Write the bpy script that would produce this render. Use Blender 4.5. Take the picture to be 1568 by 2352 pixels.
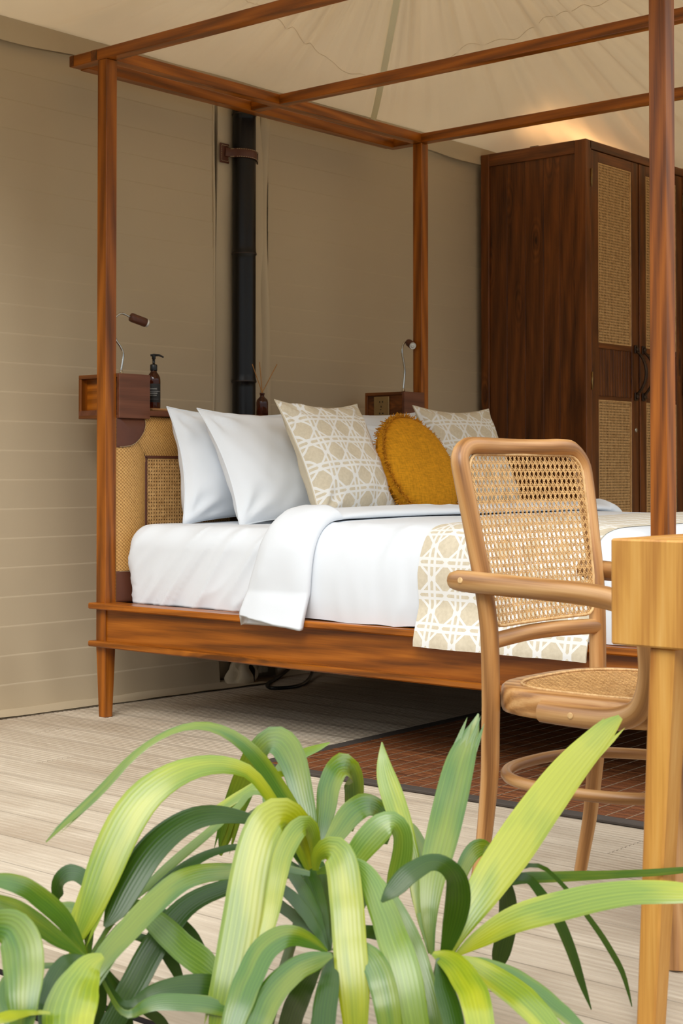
import bpy, bmesh, math, random
from math import pi, sin, cos, sqrt, exp
from mathutils import Vector, Matrix, noise

for o in list(bpy.data.objects):
    bpy.data.objects.remove(o)
scene = bpy.context.scene
COL = scene.collection
V = Vector
random.seed(7)

# ---------------------------------------------------------------- camera
cam_d = bpy.data.cameras.new('camera')
cam = bpy.data.objects.new('camera', cam_d)
COL.objects.link(cam)
CAM_POS = V((-3.5264, -4.0755, 0.8563))
YAW, PITCH = 0.7048, 0.0180
fw = V((cos(PITCH)*cos(YAW), cos(PITCH)*sin(YAW), sin(PITCH)))
rt = fw.cross(V((0, 0, 1))).normalized()
up = rt.cross(fw)
M = Matrix.Identity(4)
for i in range(3):
    M[i][0], M[i][1], M[i][2], M[i][3] = rt[i], up[i], -fw[i], CAM_POS[i]
cam.matrix_world = M
cam_d.sensor_fit = 'VERTICAL'
cam_d.sensor_height = 36.0
cam_d.lens = 3518.64/2352*36
cam_d.shift_y = -(1176-1019.1)/2352
cam_d.clip_start = 0.05
cam_d.dof.use_dof = True
cam_d.dof.focus_distance = 4.0
cam_d.dof.aperture_fstop = 11
scene.camera = cam

# ---------------------------------------------------------------- world, sun, exposure
world = bpy.data.worlds.new('overcast_sky')
scene.world = world
world.use_nodes = True
wn = world.node_tree
wn.nodes.clear()
w_out = wn.nodes.new('ShaderNodeOutputWorld')
w_bg = wn.nodes.new('ShaderNodeBackground')
w_tc = wn.nodes.new('ShaderNodeTexCoord')
w_sep = wn.nodes.new('ShaderNodeSeparateXYZ')
w_mr = wn.nodes.new('ShaderNodeMapRange')
w_mr.inputs[1].default_value = 0.08
w_mr.inputs[2].default_value = 0.70
w_mr.inputs[3].default_value = 0.38
w_mr.inputs[4].default_value = 2.0
w_mr.interpolation_type = 'SMOOTHSTEP'
wn.links.new(w_tc.outputs['Generated'], w_sep.inputs[0])
wn.links.new(w_sep.outputs['Z'], w_mr.inputs[0])
wn.links.new(w_mr.outputs[0], w_bg.inputs['Strength'])
w_bg.inputs['Color'].default_value = (0.90, 0.96, 1.0, 1)
wn.links.new(w_bg.outputs[0], w_out.inputs[0])

sun_d = bpy.data.lights.new('sun', 'SUN')
sun_d.energy = 1.3
sun_d.angle = math.radians(28)
sun_d.color = (1.0, 0.97, 0.92)
sun = bpy.data.objects.new('sun', sun_d)
COL.objects.link(sun)
sun.rotation_euler = V((0.66, 0.46, -0.62)).to_track_quat('-Z', 'Y').to_euler()

scene.view_settings.view_transform = 'Standard'
scene.view_settings.look = 'None'
scene.view_settings.gamma = 1.0
scene.view_settings.use_curve_mapping = False
scene.view_settings.exposure = 0.36

# ---------------------------------------------------------------- helpers
def lin(c):
    f = lambda v: v/12.92 if v <= 0.04045 else ((v+0.055)/1.055)**2.4
    return (f(c[0]/255), f(c[1]/255), f(c[2]/255), 1)

def link(o, parent=None):
    COL.objects.link(o)
    if parent: o.parent = parent
    return o

def wpos(o):
    p = V(o.location)
    while o.parent:
        o = o.parent
        p += V(o.location)
    return p

def thing(name, label, cat, loc=(0, 0, 0), group=None):
    o = bpy.data.objects.new(name, None)
    o.location = loc
    o.empty_display_size = 0.1
    link(o)
    return tag(o, label, cat, group)

def tag(o, label=None, cat=None, group=None, kind=None):
    if label: o['label'] = label
    if cat: o['category'] = cat
    if group: o['group'] = group
    if kind: o['kind'] = kind
    return o

class MB:
    """Collects geometry (world coordinates); build() makes ONE mesh object."""
    def __init__(s):
        s.v, s.f, s.mi, s.sm, s.uv, s.luv = [], [], [], [], [], {}
    def add(s, verts, faces, mi=0, smooth=False, uvs=None):
        b = len(s.v)
        s.v += [tuple(p) for p in verts]
        for k, fc in enumerate(faces):
            s.f.append([b+i for i in fc])
            s.mi.append(mi)
            s.sm.append(smooth)
            s.uv.append([uvs[i] for i in fc] if uvs else None)
        return s
    def box(s, lo, hi, bev=0.0015, mi=0, rot=None, top=None):
        """axis box; top=(dx,dy,sx,sy) shifts/scales its lower end for tapers"""
        bm = bmesh.new()
        bmesh.ops.create_cube(bm, size=1)
        c = [(a+b)/2 for a, b in zip(lo, hi)]
        d = [b-a for a, b in zip(lo, hi)]
        for p in bm.verts:
            p.co = V((p.co.x*d[0], p.co.y*d[1], p.co.z*d[2]))
            if top and p.co.z < 0:
                p.co.x = p.co.x*top[2]+top[0]
                p.co.y = p.co.y*top[3]+top[1]
            if rot: p.co = rot @ p.co
            p.co += V(c)
        if bev: bmesh.ops.bevel(bm, geom=bm.edges[:], offset=min(bev, min(d)*.3), segments=1, affect='EDGES', profile=.5)
        bm.verts.index_update()
        s.add([p.co for p in bm.verts], [[q.index for q in fc.verts] for fc in bm.faces], mi)
        bm.free()
        return s
    def tube(s, pts, rad, n=10, mi=0, cap=True, up=None, closed=False):
        """sweep an ellipse; rad: scalar or per-point scalar / (r_side, r_up)"""
        pts = [V(p) for p in pts]
        m = len(pts)
        rs = rad if isinstance(rad, (list, tuple)) and len(rad) == m else [rad]*m
        ref = V(up) if up else None
        vs, prev = [], None
        for i, p in enumerate(pts):
            if closed: t = pts[(i+1) % m]-pts[i-1]
            else: t = pts[min(i+1, m-1)]-pts[max(i-1, 0)]
            t.normalize()
            if ref: a = ref-t*ref.dot(t)
            elif prev is None:
                a = V((0, 0, 1)) if abs(t.z) < .9 else V((0, 1, 0))
                a = a-t*a.dot(t)
            else: a = prev-t*prev.dot(t)
            if a.length < 1e-5: a = prev or V((1, 0, 0))
            a.normalize()
            prev = a
            b = t.cross(a)
            r = rs[i]
            ra, rb = (r[1], r[0]) if isinstance(r, (tuple, list)) else (r, r)
            for k in range(n):
                q = 2*pi*k/n
                vs.append(p+a*(ra*cos(q))+b*(rb*sin(q)))
        fs = []
        for i in range(m if closed else m-1):
            j = (i+1) % m
            for k in range(n):
                fs.append([i*n+k, i*n+(k+1) % n, j*n+(k+1) % n, j*n+k])
        f0 = len(s.f)
        s.add(vs, fs, mi, True)
        arc = [0.0]
        for i in range(1, m+1): arc.append(arc[-1]+(pts[i % m]-pts[i-1]).length)
        rm = rs[0] if not isinstance(rs[0], (tuple, list)) else max(rs[0])
        for q in range(len(fs)):
            i, k = q//n, q % n
            a, b = 2*pi*rm*k/n, 2*pi*rm*(k+1)/n
            s.luv[f0+q] = [(a, arc[i]), (b, arc[i]), (b, arc[i+1]), (a, arc[i+1])]
        if cap and not closed:
            s.add(vs[:n], [list(range(n))[::-1]], mi)
            s.add(vs[-n:], [list(range(n))], mi)
        return s
    def lathe(s, prof, c, n=20, mi=0, axis=None, smooth=True):
        """prof: (r, h) from bottom to top around axis through c"""
        c = V(c)
        R = V((0, 0, 1)).rotation_difference(V(axis)).to_matrix() if axis else Matrix.Identity(3)
        vs = [c+R @ V((r*cos(2*pi*k/n), r*sin(2*pi*k/n), h)) for r, h in prof for k in range(n)]
        fs = []
        for i in range(len(prof)-1):
            for k in range(n):
                fs.append([i*n+k, i*n+(k+1) % n, (i+1)*n+(k+1) % n, (i+1)*n+k])
        fs.append(list(range(n))[::-1])
        fs.append([(len(prof)-1)*n+k for k in range(n)])
        return s.add(vs, fs, mi, smooth)
    def grid(s, fn, nu, nv, mi=0, smooth=True, uvfn=None, wrapu=False):
        vs, uv = [], []
        for j in range(nv+1):
            for i in range(nu+1):
                vs.append(fn(i/nu, j/nv))
                uv.append(uvfn(i/nu, j/nv) if uvfn else (i/nu, j/nv))
        w = nu+1
        return s.add(vs, [[j*w+i, j*w+i+1, (j+1)*w+i+1, (j+1)*w+i] for j in range(nv) for i in range(nu)], mi, smooth, uv)
    def build(s, name, mats, parent=None, autos=False):
        off = wpos(parent) if parent else V((0, 0, 0))
        me = bpy.data.meshes.new(name)
        me.from_pydata([V(p)-off for p in s.v], [], s.f)
        for m in (mats if isinstance(mats, (list, tuple)) else [mats]): me.materials.append(m)
        me.polygons.foreach_set('material_index', s.mi)
        me.polygons.foreach_set('use_smooth', s.sm)
        for k_, q in s.luv.items(): s.uv[k_] = 'L'
        if any(s.uv):
            ul = me.uv_layers.new(name='UVMap')
            k = 0
            flat = []
            for fi, (u, fc) in enumerate(zip(s.uv, s.f)):
                if u == 'L': u = s.luv[fi]
                for q in range(len(fc)):
                    flat += list(u[q]) if u else [0.0, 0.0]
            ul.data.foreach_set('uv', flat)
        me.update()
        o = bpy.data.objects.new(name, me)
        return link(o, parent)

def smooth_path(pts, n):
    """Catmull-Rom through pts (any tuple length), n samples"""
    P = [tuple(p) for p in pts]
    m = len(P)
    d = [0]
    for i in range(1, m):
        d.append(d[-1]+max(1e-6, sqrt(sum((a-b)**2 for a, b in zip(P[i][:3], P[i-1][:3]))))**.5)
    out = []
    for k in range(n):
        t = d[-1]*k/(n-1)
        i = 0
        while i < m-2 and t > d[i+1]: i += 1
        p0, p1, p2, p3 = P[max(i-1, 0)], P[i], P[i+1], P[min(i+2, m-1)]
        t0, t1, t2, t3 = d[max(i-1, 0)], d[i], d[i+1], d[min(i+2, m-1)]
        a = (t-t1)/(t2-t1)
        r = []
        for c0, c1, c2, c3 in zip(p0, p1, p2, p3):
            m1 = (c2-c0)/(t2-t0)*(t2-t1)
            m2 = (c3-c1)/(t3-t1)*(t2-t1)
            r.append((2*a**3-3*a*a+1)*c1+(a**3-2*a*a+a)*m1+(-2*a**3+3*a*a)*c2+(a**3-a*a)*m2)
        out.append(tuple(r))
    return out

def nz(x, y=0.0, z=0.0): return noise.noise((x, y, z))

# ---------------------------------------------------------------- materials
class NT:
    def __init__(s, name):
        s.m = bpy.data.materials.new(name)
        s.m.use_nodes = True
        s.t = s.m.node_tree
        s.t.nodes.clear()
        s.out = s.n('OutputMaterial')
        s.p = s.n('BsdfPrincipled')
        s.t.links.new(s.p.outputs[0], s.out.inputs[0])
    def n(s, typ, **kw):
        x = s.t.nodes.new('ShaderNode'+typ)
        for k, v in kw.items(): setattr(x, k, v)
        return x
    def l(s, a, b): s.t.links.new(a, b)
    def math(s, op, a, b=None, c=None):
        x = s.n('Math', operation=op)
        for i, q in enumerate((a, b, c)):
            if q is None: continue
            if isinstance(q, (int, float)): x.inputs[i].default_value = q
            else: s.l(q, x.inputs[i])
        return x.outputs[0]
    def noise(s, vec, scale, detail=3, rough=.55, dist=0.0):
        x = s.n('TexNoise')
        x.inputs['Scale'].default_value = scale
        x.inputs['Detail'].default_value = detail
        x.inputs['Roughness'].default_value = rough
        x.inputs['Distortion'].default_value = dist
        if vec is not None: s.l(vec, x.inputs['Vector'])
        return x.outputs['Fac']
    def mapping(s, vec, scale):
        x = s.n('Mapping')
        x.inputs['Scale'].default_value = scale
        s.l(vec, x.inputs['Vector'])
        return x.outputs[0]
    def ramp(s, fac, stops):
        x = s.n('ValToRGB')
        e = x.color_ramp.elements
        while len(e) < len(stops): e.new(.5)
        for q, (p, c) in zip(e, stops): q.position, q.color = p, c
        s.l(fac, x.inputs[0])
        return x.outputs[0]
    def mix(s, fac, a, b, blend='MIX'):
        x = s.n('MixRGB', blend_type=blend)
        for i, q in zip((0, 1, 2), (fac, a, b)):
            if isinstance(q, (int, float)): x.inputs[i].default_value = q
            elif isinstance(q, tuple): x.inputs[i].default_value = q
            else: s.l(q, x.inputs[i])
        return x.outputs[0]
    def bump(s, h, strength, dist=.001):
        x = s.n('Bump')
        x.inputs['Strength'].default_value = strength
        x.inputs['Distance'].default_value = dist
        s.l(h, x.inputs['Height'])
        s.l(x.outputs[0], s.p.inputs['Normal'])
        return x.outputs[0]
    def set(s, **kw):
        for k, v in kw.items():
            i = s.p.inputs[k.replace('_', ' ')]
            if isinstance(v, (int, float, tuple)): i.default_value = v
            else: s.l(v, i)
        return s
    def coords(s, rand=6.0, uv=False):
        tc = s.n('TexCoord').outputs['UV' if uv else 'Object']
        if not rand: return tc
        r = s.n('ObjectInfo').outputs['Random']
        cx = s.n('CombineXYZ')
        s.l(s.math('MULTIPLY', r, rand), cx.inputs[0])
        s.l(s.math('MULTIPLY', r, rand*2.3), cx.inputs[1])
        s.l(s.math('MULTIPLY', r, rand*.7), cx.inputs[2])
        a = s.n('VectorMath', operation='ADD')
        s.l(tc, a.inputs[0])
        s.l(cx.outputs[0], a.inputs[1])
        return a.outputs[0]

WOODC = {}
def wood(kind, axis):
    key = (kind, axis)
    if key in WOODC: return WOODC[key]
    dark, mid, light, rough, cross, ring = {
        'teak': ((92, 47, 6), (148, 80, 13), (186, 108, 28), .30, 11, .7),
        'walnut': ((56, 27, 8), (118, 65, 23), (160, 96, 42), .34, 7, .35),
        'brownbox': ((84, 46, 26), (112, 64, 40), (130, 80, 54), .45, 10, .5),
        'honey': ((116, 74, 36), (168, 118, 66), (202, 156, 102), .36, 16, .9),
        'slab': ((158, 98, 36), (200, 144, 66), (220, 174, 102), .42, 8, .45),
    }[kind]
    t = NT('wood_%s_%s' % (kind, 'bent' if axis == 3 else 'xyz'[axis]))
    co = t.coords(6.0, uv=(axis == 3))
    axis = 1 if axis == 3 else axis
    def sc(c, a):
        q = [c, c, c]
        q[axis] = a
        return tuple(q)
    n1 = t.noise(t.mapping(co, sc(cross, .9)), 1.5, 5, .6, .9)
    w = t.n('TexWave', wave_type='BANDS', bands_direction='DIAGONAL')
    w.inputs['Scale'].default_value = 2.2
    w.inputs['Distortion'].default_value = 7
    w.inputs['Detail'].default_value = 3
    w.inputs['Detail Scale'].default_value = .7
    t.l(t.mapping(co, sc(cross*.55, .45)), w.inputs['Vector'])
    fib = t.noise(t.mapping(co, sc(cross*22, 5)), 1, 2, .6)
    f = t.math('ADD', t.math('MULTIPLY', n1, .55), t.math('MULTIPLY', w.outputs['Fac'], .3*ring))
    f = t.math('ADD', f, t.math('MULTIPLY', fib, .3))
    if kind in ('walnut', 'teak', 'honey'):      # knots: dark eyes with rings that the grain flows round
        vo = t.n('TexVoronoi')
        vo.inputs['Scale'].default_value = 1.0
        t.l(t.mapping(co, sc({'walnut': 8.0, 'teak': 6.0, 'honey': 6.0}[kind], {'walnut': 2.3, 'teak': 1.1, 'honey': 1.6}[kind])), vo.inputs['Vector'])
        dk = t.math('MULTIPLY_ADD', n1, .25, vo.outputs['Distance'])
        kn = t.ramp(dk, [(.17, (1, 1, 1, 1)), (.25, (0, 0, 0, 1))])
        ri = t.math('MULTIPLY', t.math('SINE', t.math('MULTIPLY', dk, 70)), t.ramp(dk, [(.2, (.10, .10, .10, 1)), (.48, (0, 0, 0, 1))]))
        f = t.math('SUBTRACT', t.math('ADD', f, ri), t.math('MULTIPLY', kn, .32))
    col = t.ramp(f, [(.3, lin(dark)), (.54, lin(mid)), (.8, lin(light))])
    r = t.n('ObjectInfo').outputs['Random']
    hv = t.n('HueSaturation')
    t.l(t.math('MULTIPLY_ADD', r, .26, .87), hv.inputs['Value'])
    t.l(col, hv.inputs['Color'])
    t.set(Base_Color=hv.outputs[0], Roughness=rough)
    t.bump(fib, .12, .0008)
    WOODC[key] = t.m
    return t.m

def fabric(name, c, var=.07, weave=700, wstr=.15, rough=.9, sheen=0.0, vs=2.5, translucent=0.0):
    t = NT(name)
    co = t.coords(0)
    n = t.noise(co, vs, 4)
    c0 = lin(c)
    lo = tuple(x*(1-var*1.6) for x in c0[:3])+(1,)
    hi = tuple(min(1, x*(1+var)) for x in c0[:3])+(1,)
    col = t.ramp(n, [(.3, lo), (.7, hi)])
    t.set(Base_Color=col, Roughness=rough, Specular_IOR_Level=.2)
    wv = t.noise(co, weave, 1)
    t.bump(wv, wstr, .0006)
    if sheen: t.set(Sheen_Weight=sheen)
    if translucent:
        tr = t.n('BsdfTranslucent')
        t.l(col, tr.inputs[0])
        mx = t.n('MixShader')
        mx.inputs[0].default_value = translucent
        t.l(t.p.outputs[0], mx.inputs[1])
        t.l(tr.outputs[0], mx.inputs[2])
        t.l(mx.outputs[0], t.out.inputs[0])
    return t.m

def plain(name, c, rough=.5, metal=0.0, **kw):
    t = NT(name)
    n = t.noise(t.coords(0), 40, 2)
    c0 = lin(c)
    lo = tuple(x*.92 for x in c0[:3])+(1,)
    t.set(Base_Color=t.ramp(n, [(.35, lo), (.65, c0)]), Roughness=rough, Metallic=metal, **kw)
    return t.m

def rattan(name, c, dk):
    t = NT(name)
    co = t.coords(0)
    n = t.noise(co, 60, 3)
    st = t.noise(t.mapping(co, (260, 260, 22)), 1, 2)
    col = t.ramp(t.math('ADD', t.math('MULTIPLY', n, .5), t.math('MULTIPLY', st, .5)), [(.35, lin(dk)), (.6, lin(c))])
    t.set(Base_Color=col, Roughness=.55)
    t.bump(st, .2, .0006)
    return t.m

def woven(name):
    """closely woven rattan skin with small dark gaps"""
    t = NT(name)
    co = t.coords(0)
    sp = t.n('SeparateXYZ')
    t.l(co, sp.inputs[0])
    ax = t.math('MULTIPLY', sp.outputs[0], 2*pi/.012)
    az = t.math('MULTIPLY', sp.outputs[2], 2*pi/.012)
    g = t.math('MULTIPLY', t.math('SINE', ax), t.math('SINE', az))
    d1 = t.math('SINE', t.math('ADD', ax, az))
    h = t.math('ADD', t.math('MULTIPLY', g, .5), t.math('MULTIPLY', d1, .25))
    n = t.noise(co, 220, 3)
    f = t.math('ADD', t.math('MULTIPLY_ADD', h, .28, .32), t.math('MULTIPLY', n, .42))
    t.set(Base_Color=t.ramp(f, [(.22, lin((84, 50, 20))), (.46, lin((178, 130, 66))), (.72, lin((222, 176, 106)))]), Roughness=.5)
    t.bump(f, .7, .002)
    return t.m

def lattice(name):
    """printed cane-lattice pattern, UV in cells: beige ground with white strands"""
    t = NT(name)
    uv = t.n('TexCoord').outputs['UV']
    jt = t.n('TexNoise')
    jt.inputs['Scale'].default_value = 1.5
    sp = t.n('SeparateXYZ')
    t.l(uv, sp.inputs[0])
    u, v = sp.outputs[0], sp.outputs[1]
    def band(x, c, hw):
        fr = t.math('FRACT', t.math('ADD', x, 10.5-c))
        return t.math('LESS_THAN', t.math('ABSOLUTE', t.math('SUBTRACT', fr, .5)), hw)
    L = [band(u, .098, .045), band(u, -.098, .045), band(v, .098, .045), band(v, -.098, .045),
         band(t.math('ADD', u, v), .5, .055), band(t.math('SUBTRACT', u, v), .5, .055)]
    f = L[0]
    for q in L[1:]: f = t.math('MAXIMUM', f, q)
    n = t.noise(t.coords(0), 90, 3)
    beige = t.ramp(n, [(.3, lin((206, 193, 168))), (.7, lin((218, 206, 182)))])
    col = t.mix(f, beige, lin((234, 232, 227)))
    t.set(Base_Color=col, Roughness=.9, Specular_IOR_Level=.2)
    t.bump(t.noise(t.coords(0), 800, 1), .15, .0006)
    return t.m

def leafmat(kind):
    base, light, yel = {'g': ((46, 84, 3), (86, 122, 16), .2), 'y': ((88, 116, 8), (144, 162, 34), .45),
                        'd': ((30, 60, 2), (58, 90, 10), .02), 'p': ((74, 108, 20), (124, 152, 56), .12)}[kind]  # deep green leaves, also shaded undersides with their shade put into the colour
    t = NT('leaf_'+{'g': 'green', 'y': 'yellowing', 'd': 'deep_or_shaded_green', 'p': 'pale_green'}[kind])
    uv = t.n('TexCoord').outputs['UV']
    sp = t.n('SeparateXYZ')
    t.l(uv, sp.inputs[0])
    r = t.n('ObjectInfo').outputs['Random']
    vein = t.math('SINE', t.math('MULTIPLY', sp.outputs[0], 2*pi*8))
    fine = t.noise(t.mapping(uv, (34, .5, 1)), 1, 2)
    f = t.math('ADD', t.math('MULTIPLY', t.math('POWER', t.math('MULTIPLY_ADD', vein, .5, .5), 8), .15), t.math('MULTIPLY_ADD', fine, .5, .2))
    col = t.ramp(f, [(.3, lin(base)), (.75, lin(light))])
    cx = t.n('CombineXYZ')
    t.l(t.math('MULTIPLY', sp.outputs[0], .7), cx.inputs[0])
    t.l(t.math('MULTIPLY', sp.outputs[1], 1.1), cx.inputs[1])
    t.l(t.math('MULTIPLY', r, 40), cx.inputs[2])
    patch = t.noise(cx.outputs[0], 1.6, 2)
    pf = t.math('MULTIPLY', t.ramp(patch, [(.42, (0, 0, 0, 1)), (.62, (1, 1, 1, 1))]), yel)
    col = t.mix(pf, col, lin((190, 182, 22)))
    hv = t.n('HueSaturation')
    t.l(t.math('MULTIPLY_ADD', r, .2, .9), hv.inputs['Value'])
    t.l(col, hv.inputs['Color'])
    t.set(Base_Color=hv.outputs[0], Roughness=.3, Specular_IOR_Level=.35 if kind == 'd' else .5, Coat_Weight=.1 if kind == 'd' else .35, Coat_Roughness=.2)
    t.bump(vein, .10, .001)
    tr = t.n('BsdfTranslucent')
    t.l(hv.outputs[0], tr.inputs[0])
    mx = t.n('MixShader')
    mx.inputs[0].default_value = .15
    t.l(t.p.outputs[0], mx.inputs[1])
    t.l(tr.outputs[0], mx.inputs[2])
    t.l(mx.outputs[0], t.out.inputs[0])
    return t.m

def deckmat():
    t = NT('ribbed_deck')
    co = t.coords(5)
    n = t.noise(t.mapping(co, (9, 1.0, 9)), 1, 4)
    n2 = t.noise(t.mapping(co, (160, 6, 160)), 1, 2)
    st = t.noise(t.coords(0), 2.2, 4, .6)
    f = t.math('ADD', t.math('MULTIPLY', n, .6), t.math('MULTIPLY', n2, .4))
    col = t.ramp(f, [(.3, lin((166, 148, 126))), (.7, lin((202, 187, 166)))])
    col = t.mix(t.ramp(st, [(.5, (0, 0, 0, 1)), (.75, (.5, .5, .5, 1))]), col, lin((150, 126, 100)))
    t.set(Base_Color=col, Roughness=.7, Specular_IOR_Level=.3)
    t.bump(n2, .2, .001)
    return t.m

def slatmat():
    t = NT('bamboo_slats')
    co = t.coords(0)
    n = t.noise(t.mapping(co, (170, 2.2, 1)), 1, 3)
    t.set(Base_Color=t.ramp(n, [(.32, lin((70, 36, 16))), (.5, lin((112, 62, 30))), (.7, lin((150, 90, 48)))]), Roughness=.42)
    return t.m

def glassy(name, c, rough=.08):
    t = NT(name)
    t.set(Base_Color=lin(c), Roughness=rough, Transmission_Weight=.75, IOR=1.45)
    return t.m

def slubbed(name, c):
    t = NT(name)
    co = t.coords(0)
    a = t.noise(t.mapping(co, (40, 40, 260)), 1, 2)
    b = t.noise(t.mapping(co, (260, 40, 40)), 1, 2)
    f = t.math('ADD', t.math('MULTIPLY', a, .5), t.math('MULTIPLY', b, .5))
    c0 = lin(c)
    t.set(Base_Color=t.ramp(f, [(.35, tuple(x*.62 for x in c0[:3])+(1,)), (.62, c0)]), Roughness=.9, Specular_IOR_Level=.15)
    t.bump(f, .6, .002)
    return t.m

M_WALL = fabric('khaki_canvas', (194, 176, 147), .03, 500, .2, vs=1.2)
M_FLAP = fabric('khaki_canvas_flap', (198, 181, 152), .04, 500, .2, vs=3)
M_ROOF = fabric('cream_canvas', (243, 229, 206), .02, 500, .1, vs=1.5, translucent=.30)
M_STRAP = fabric('grey_webbing', (246, 246, 232), .02, 900, .2, translucent=.6)
M_LINEN = fabric('white_cotton', (231, 235, 240), .015, 900, .08)
M_SHEET = fabric('white_sheet', (230, 234, 239), .015, 900, .08)
M_BEIGE = fabric('beige_linen', (212, 199, 174), .06, 800, .25, vs=8)
M_LATT = lattice('lattice_print')
M_MUST = slubbed('mustard_cotton', (218, 150, 30))
M_FRINGE = slubbed('mustard_fringe', (220, 152, 40))
M_LEATHER = plain('brown_leather', (92, 50, 32), .42)
M_STITCH = plain('cream_stitching', (200, 180, 140), .8)
M_CHROME = plain('chrome', (205, 205, 200), .16, 1.0)
M_BRASS = plain('aged_brass', (150, 126, 84), .35, 1.0)
M_SOCKET = plain('champagne_plate', (168, 140, 92), .4, .35)
M_BLACK = plain('black_plastic', (18, 18, 18), .35)
M_BAMBOO = plain('black_bamboo', (15, 13, 12), .3, Specular_IOR_Level=.35)
M_IRON = plain('bronze_iron', (70, 54, 42), .4, .6)
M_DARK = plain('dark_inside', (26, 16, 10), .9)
M_RATTAN = rattan('rattan_cane', (222, 178, 116), (176, 130, 74))
M_CANEPALE = rattan('pale_cane', (224, 184, 128), (184, 140, 86))
M_WOVEN = woven('woven_rattan_skin')
M_DECK = deckmat()
M_RIBDARK = plain('rug_binding', (72, 62, 54), .85)
M_SLATS = slatmat()
M_THREAD = plain('rug_thread', (146, 118, 90), .9)
M_AMBER = glassy('amber_glass', (92, 38, 12))
M_LABEL = plain('black_label', (30, 29, 28), .6)
M_PRINT = plain('label_print', (190, 190, 186), .7)
M_REED = plain('reed_sticks', (170, 116, 52), .7)
M_GROUND = plain('garden_soil', (92, 84, 60), .95)
M_STEM = plain('palm_stem', (86, 98, 48), .5)
M_LEAF = {k: leafmat(k) for k in 'gydp'}

def empty_struct(name, kind='structure'):
    o = bpy.data.objects.new(name, None)
    link(o)
    o['kind'] = kind
    return o

# ---------------------------------------------------------------- cane webbing builder
def cane(mb, inside, bounds, cell, w, fn, step=.02, th=.0006, d_off=.0012):
    """six-way cane: strand pairs both ways and two diagonals.
    fn(u, v, off) -> point; inside(u, v) -> bool; bounds = (u0,u1,v0,v1)"""
    u0, u1, v0, v1 = bounds
    lines = []
    k = math.floor(u0/cell)
    while k*cell < u1+cell:
        for s in (-.10, .10): lines.append(((k+s)*cell, v0, 0, 1, v1-v0, 0))
        k += 1
    k = math.floor(v0/cell)
    while k*cell < v1+cell:
        for s in (-.10, .10): lines.append((u0, (k+s)*cell, 1, 0, u1-u0, 1))
        k += 1
    q = sqrt(.5)
    H = v1-v0
    k = math.floor((u0-H)/cell)-1
    while k*cell < u1+cell:
        lines.append(((k+.5)*cell-(0), v0, q, q, H/q, 2))
        lines.append(((k+.5)*cell+H, v0, -q, q, H/q, 3))
        k += 1
    # align diagonals so that they pass through the edge mid-points of the cells
    for (a, b, dx, dy, L, lay) in lines:
        if lay == 2:
            sh = ((a-b)/cell) % 1.0
            a += (.5-sh)*cell
        if lay == 3:
            sh = ((a+b)/cell) % 1.0
            a += (.5-sh)*cell
        n = max(2, int(L/step)) if lay < 2 else max(2, int(L/(step*.5)))
        run = []
        def flush(run):
            if len(run) < 2: return
            vs, fs = [], []
            for (pu, pv) in run:
                hx, hy = -dy*w/2, dx*w/2
                o = (lay+.5)*d_off*.5
                vs += [fn(pu+hx, pv+hy, o), fn(pu-hx, pv-hy, o), fn(pu-hx, pv-hy, o+th), fn(pu+hx, pv+hy, o+th)]
            for i in range(len(run)-1):
                A, B = 4*i, 4*i+4
                fs += [[A, A+1, B+1, B], [A+3, B+3, B+2, A+2], [A, B, B+3, A+3], [A+1, A+2, B+2, B+1]]
            mb.add(vs, fs)
        # fine clip against the outline
        fine = max(2, int(L/(cell*.25)))
        t0 = None
        segs = []
        for i in range(fine+1):
            t = L*i/fine
            ok = inside(a+dx*t, b+dy*t)
            if ok and t0 is None: t0 = t
            if (not ok or i == fine) and t0 is not None:
                segs.append((t0, t if ok else L*(i-1)/fine))
                t0 = None
        for s0, s1 in segs:
            if s1-s0 < cell*.3: continue
            m = max(1, int((s1-s0)/step))
            flush([(a+dx*(s0+(s1-s0)*i/m), b+dy*(s0+(s1-s0)*i/m)) for i in range(m+1)])
# ================================================================ SETTING
# ---- ground outside and the step below the deck
g = MB().box((-14, -16, -.62), (14, 14, -.6), 0).build('ground', M_GROUND)
tag(g, kind='structure')

# ---- deck floor: every ribbed board is a part
floor = empty_struct('floor')
BP, BX0, NB, RIB = .15312, -1.740, 37, 8
def deck_board(x0, y0, y1):
    mb = MB()
    pit = (BP-.004)/RIB
    prof = []
    for k in range(RIB):
        a = x0+.002+k*pit
        prof += [(a+.0022, -.0034), (a+.0042, 0), (a+pit-.0042, 0), (a+pit-.0022, -.0034)]
    prof = [(x0+.002, -.022), (x0+.002, 0)]+prof[1:-1]+[(x0+BP-.002, 0), (x0+BP-.002, -.022)]
    m = len(prof)
    vs = [V((x, y0+.0012, z)) for x, z in prof]+[V((x, y1-.0012, z)) for x, z in prof]
    fs = [[i, m+i, m+i+1, i+1] for i in range(m-1)]
    fs += [[0, m-1, 2*m-1, m], list(range(m)), list(range(m, 2*m))[::-1]]
    mb.add(vs, [f[::-1] for f in fs])
    return mb.build('deck_board', M_DECK, floor)
rj = random.Random(3)
for k in range(NB):
    x0 = BX0+k*BP
    ys = [-4.4]
    if k == 8: ys += [-2.295]
    elif k in (9, 10): ys += [-.05] if k == 9 else []
    elif k % 3 == 0: ys += [rj.uniform(-4, -3.2)]
    elif k % 3 == 1 and k != 10: ys += [rj.uniform(-.5, .0)]
    ys += [.33]
    for a, b in zip(ys[:-1], ys[1:]): deck_board(x0, a, b)
MB().box((BX0, -4.4, -.06), (BX0+NB*BP, .45, -.0235), 0).build('joist_bed', M_DARK, floor)
fz = MB().box((BX0-.006, -4.4, -.075), (BX0+.004, .33, -.006), .002)
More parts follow.
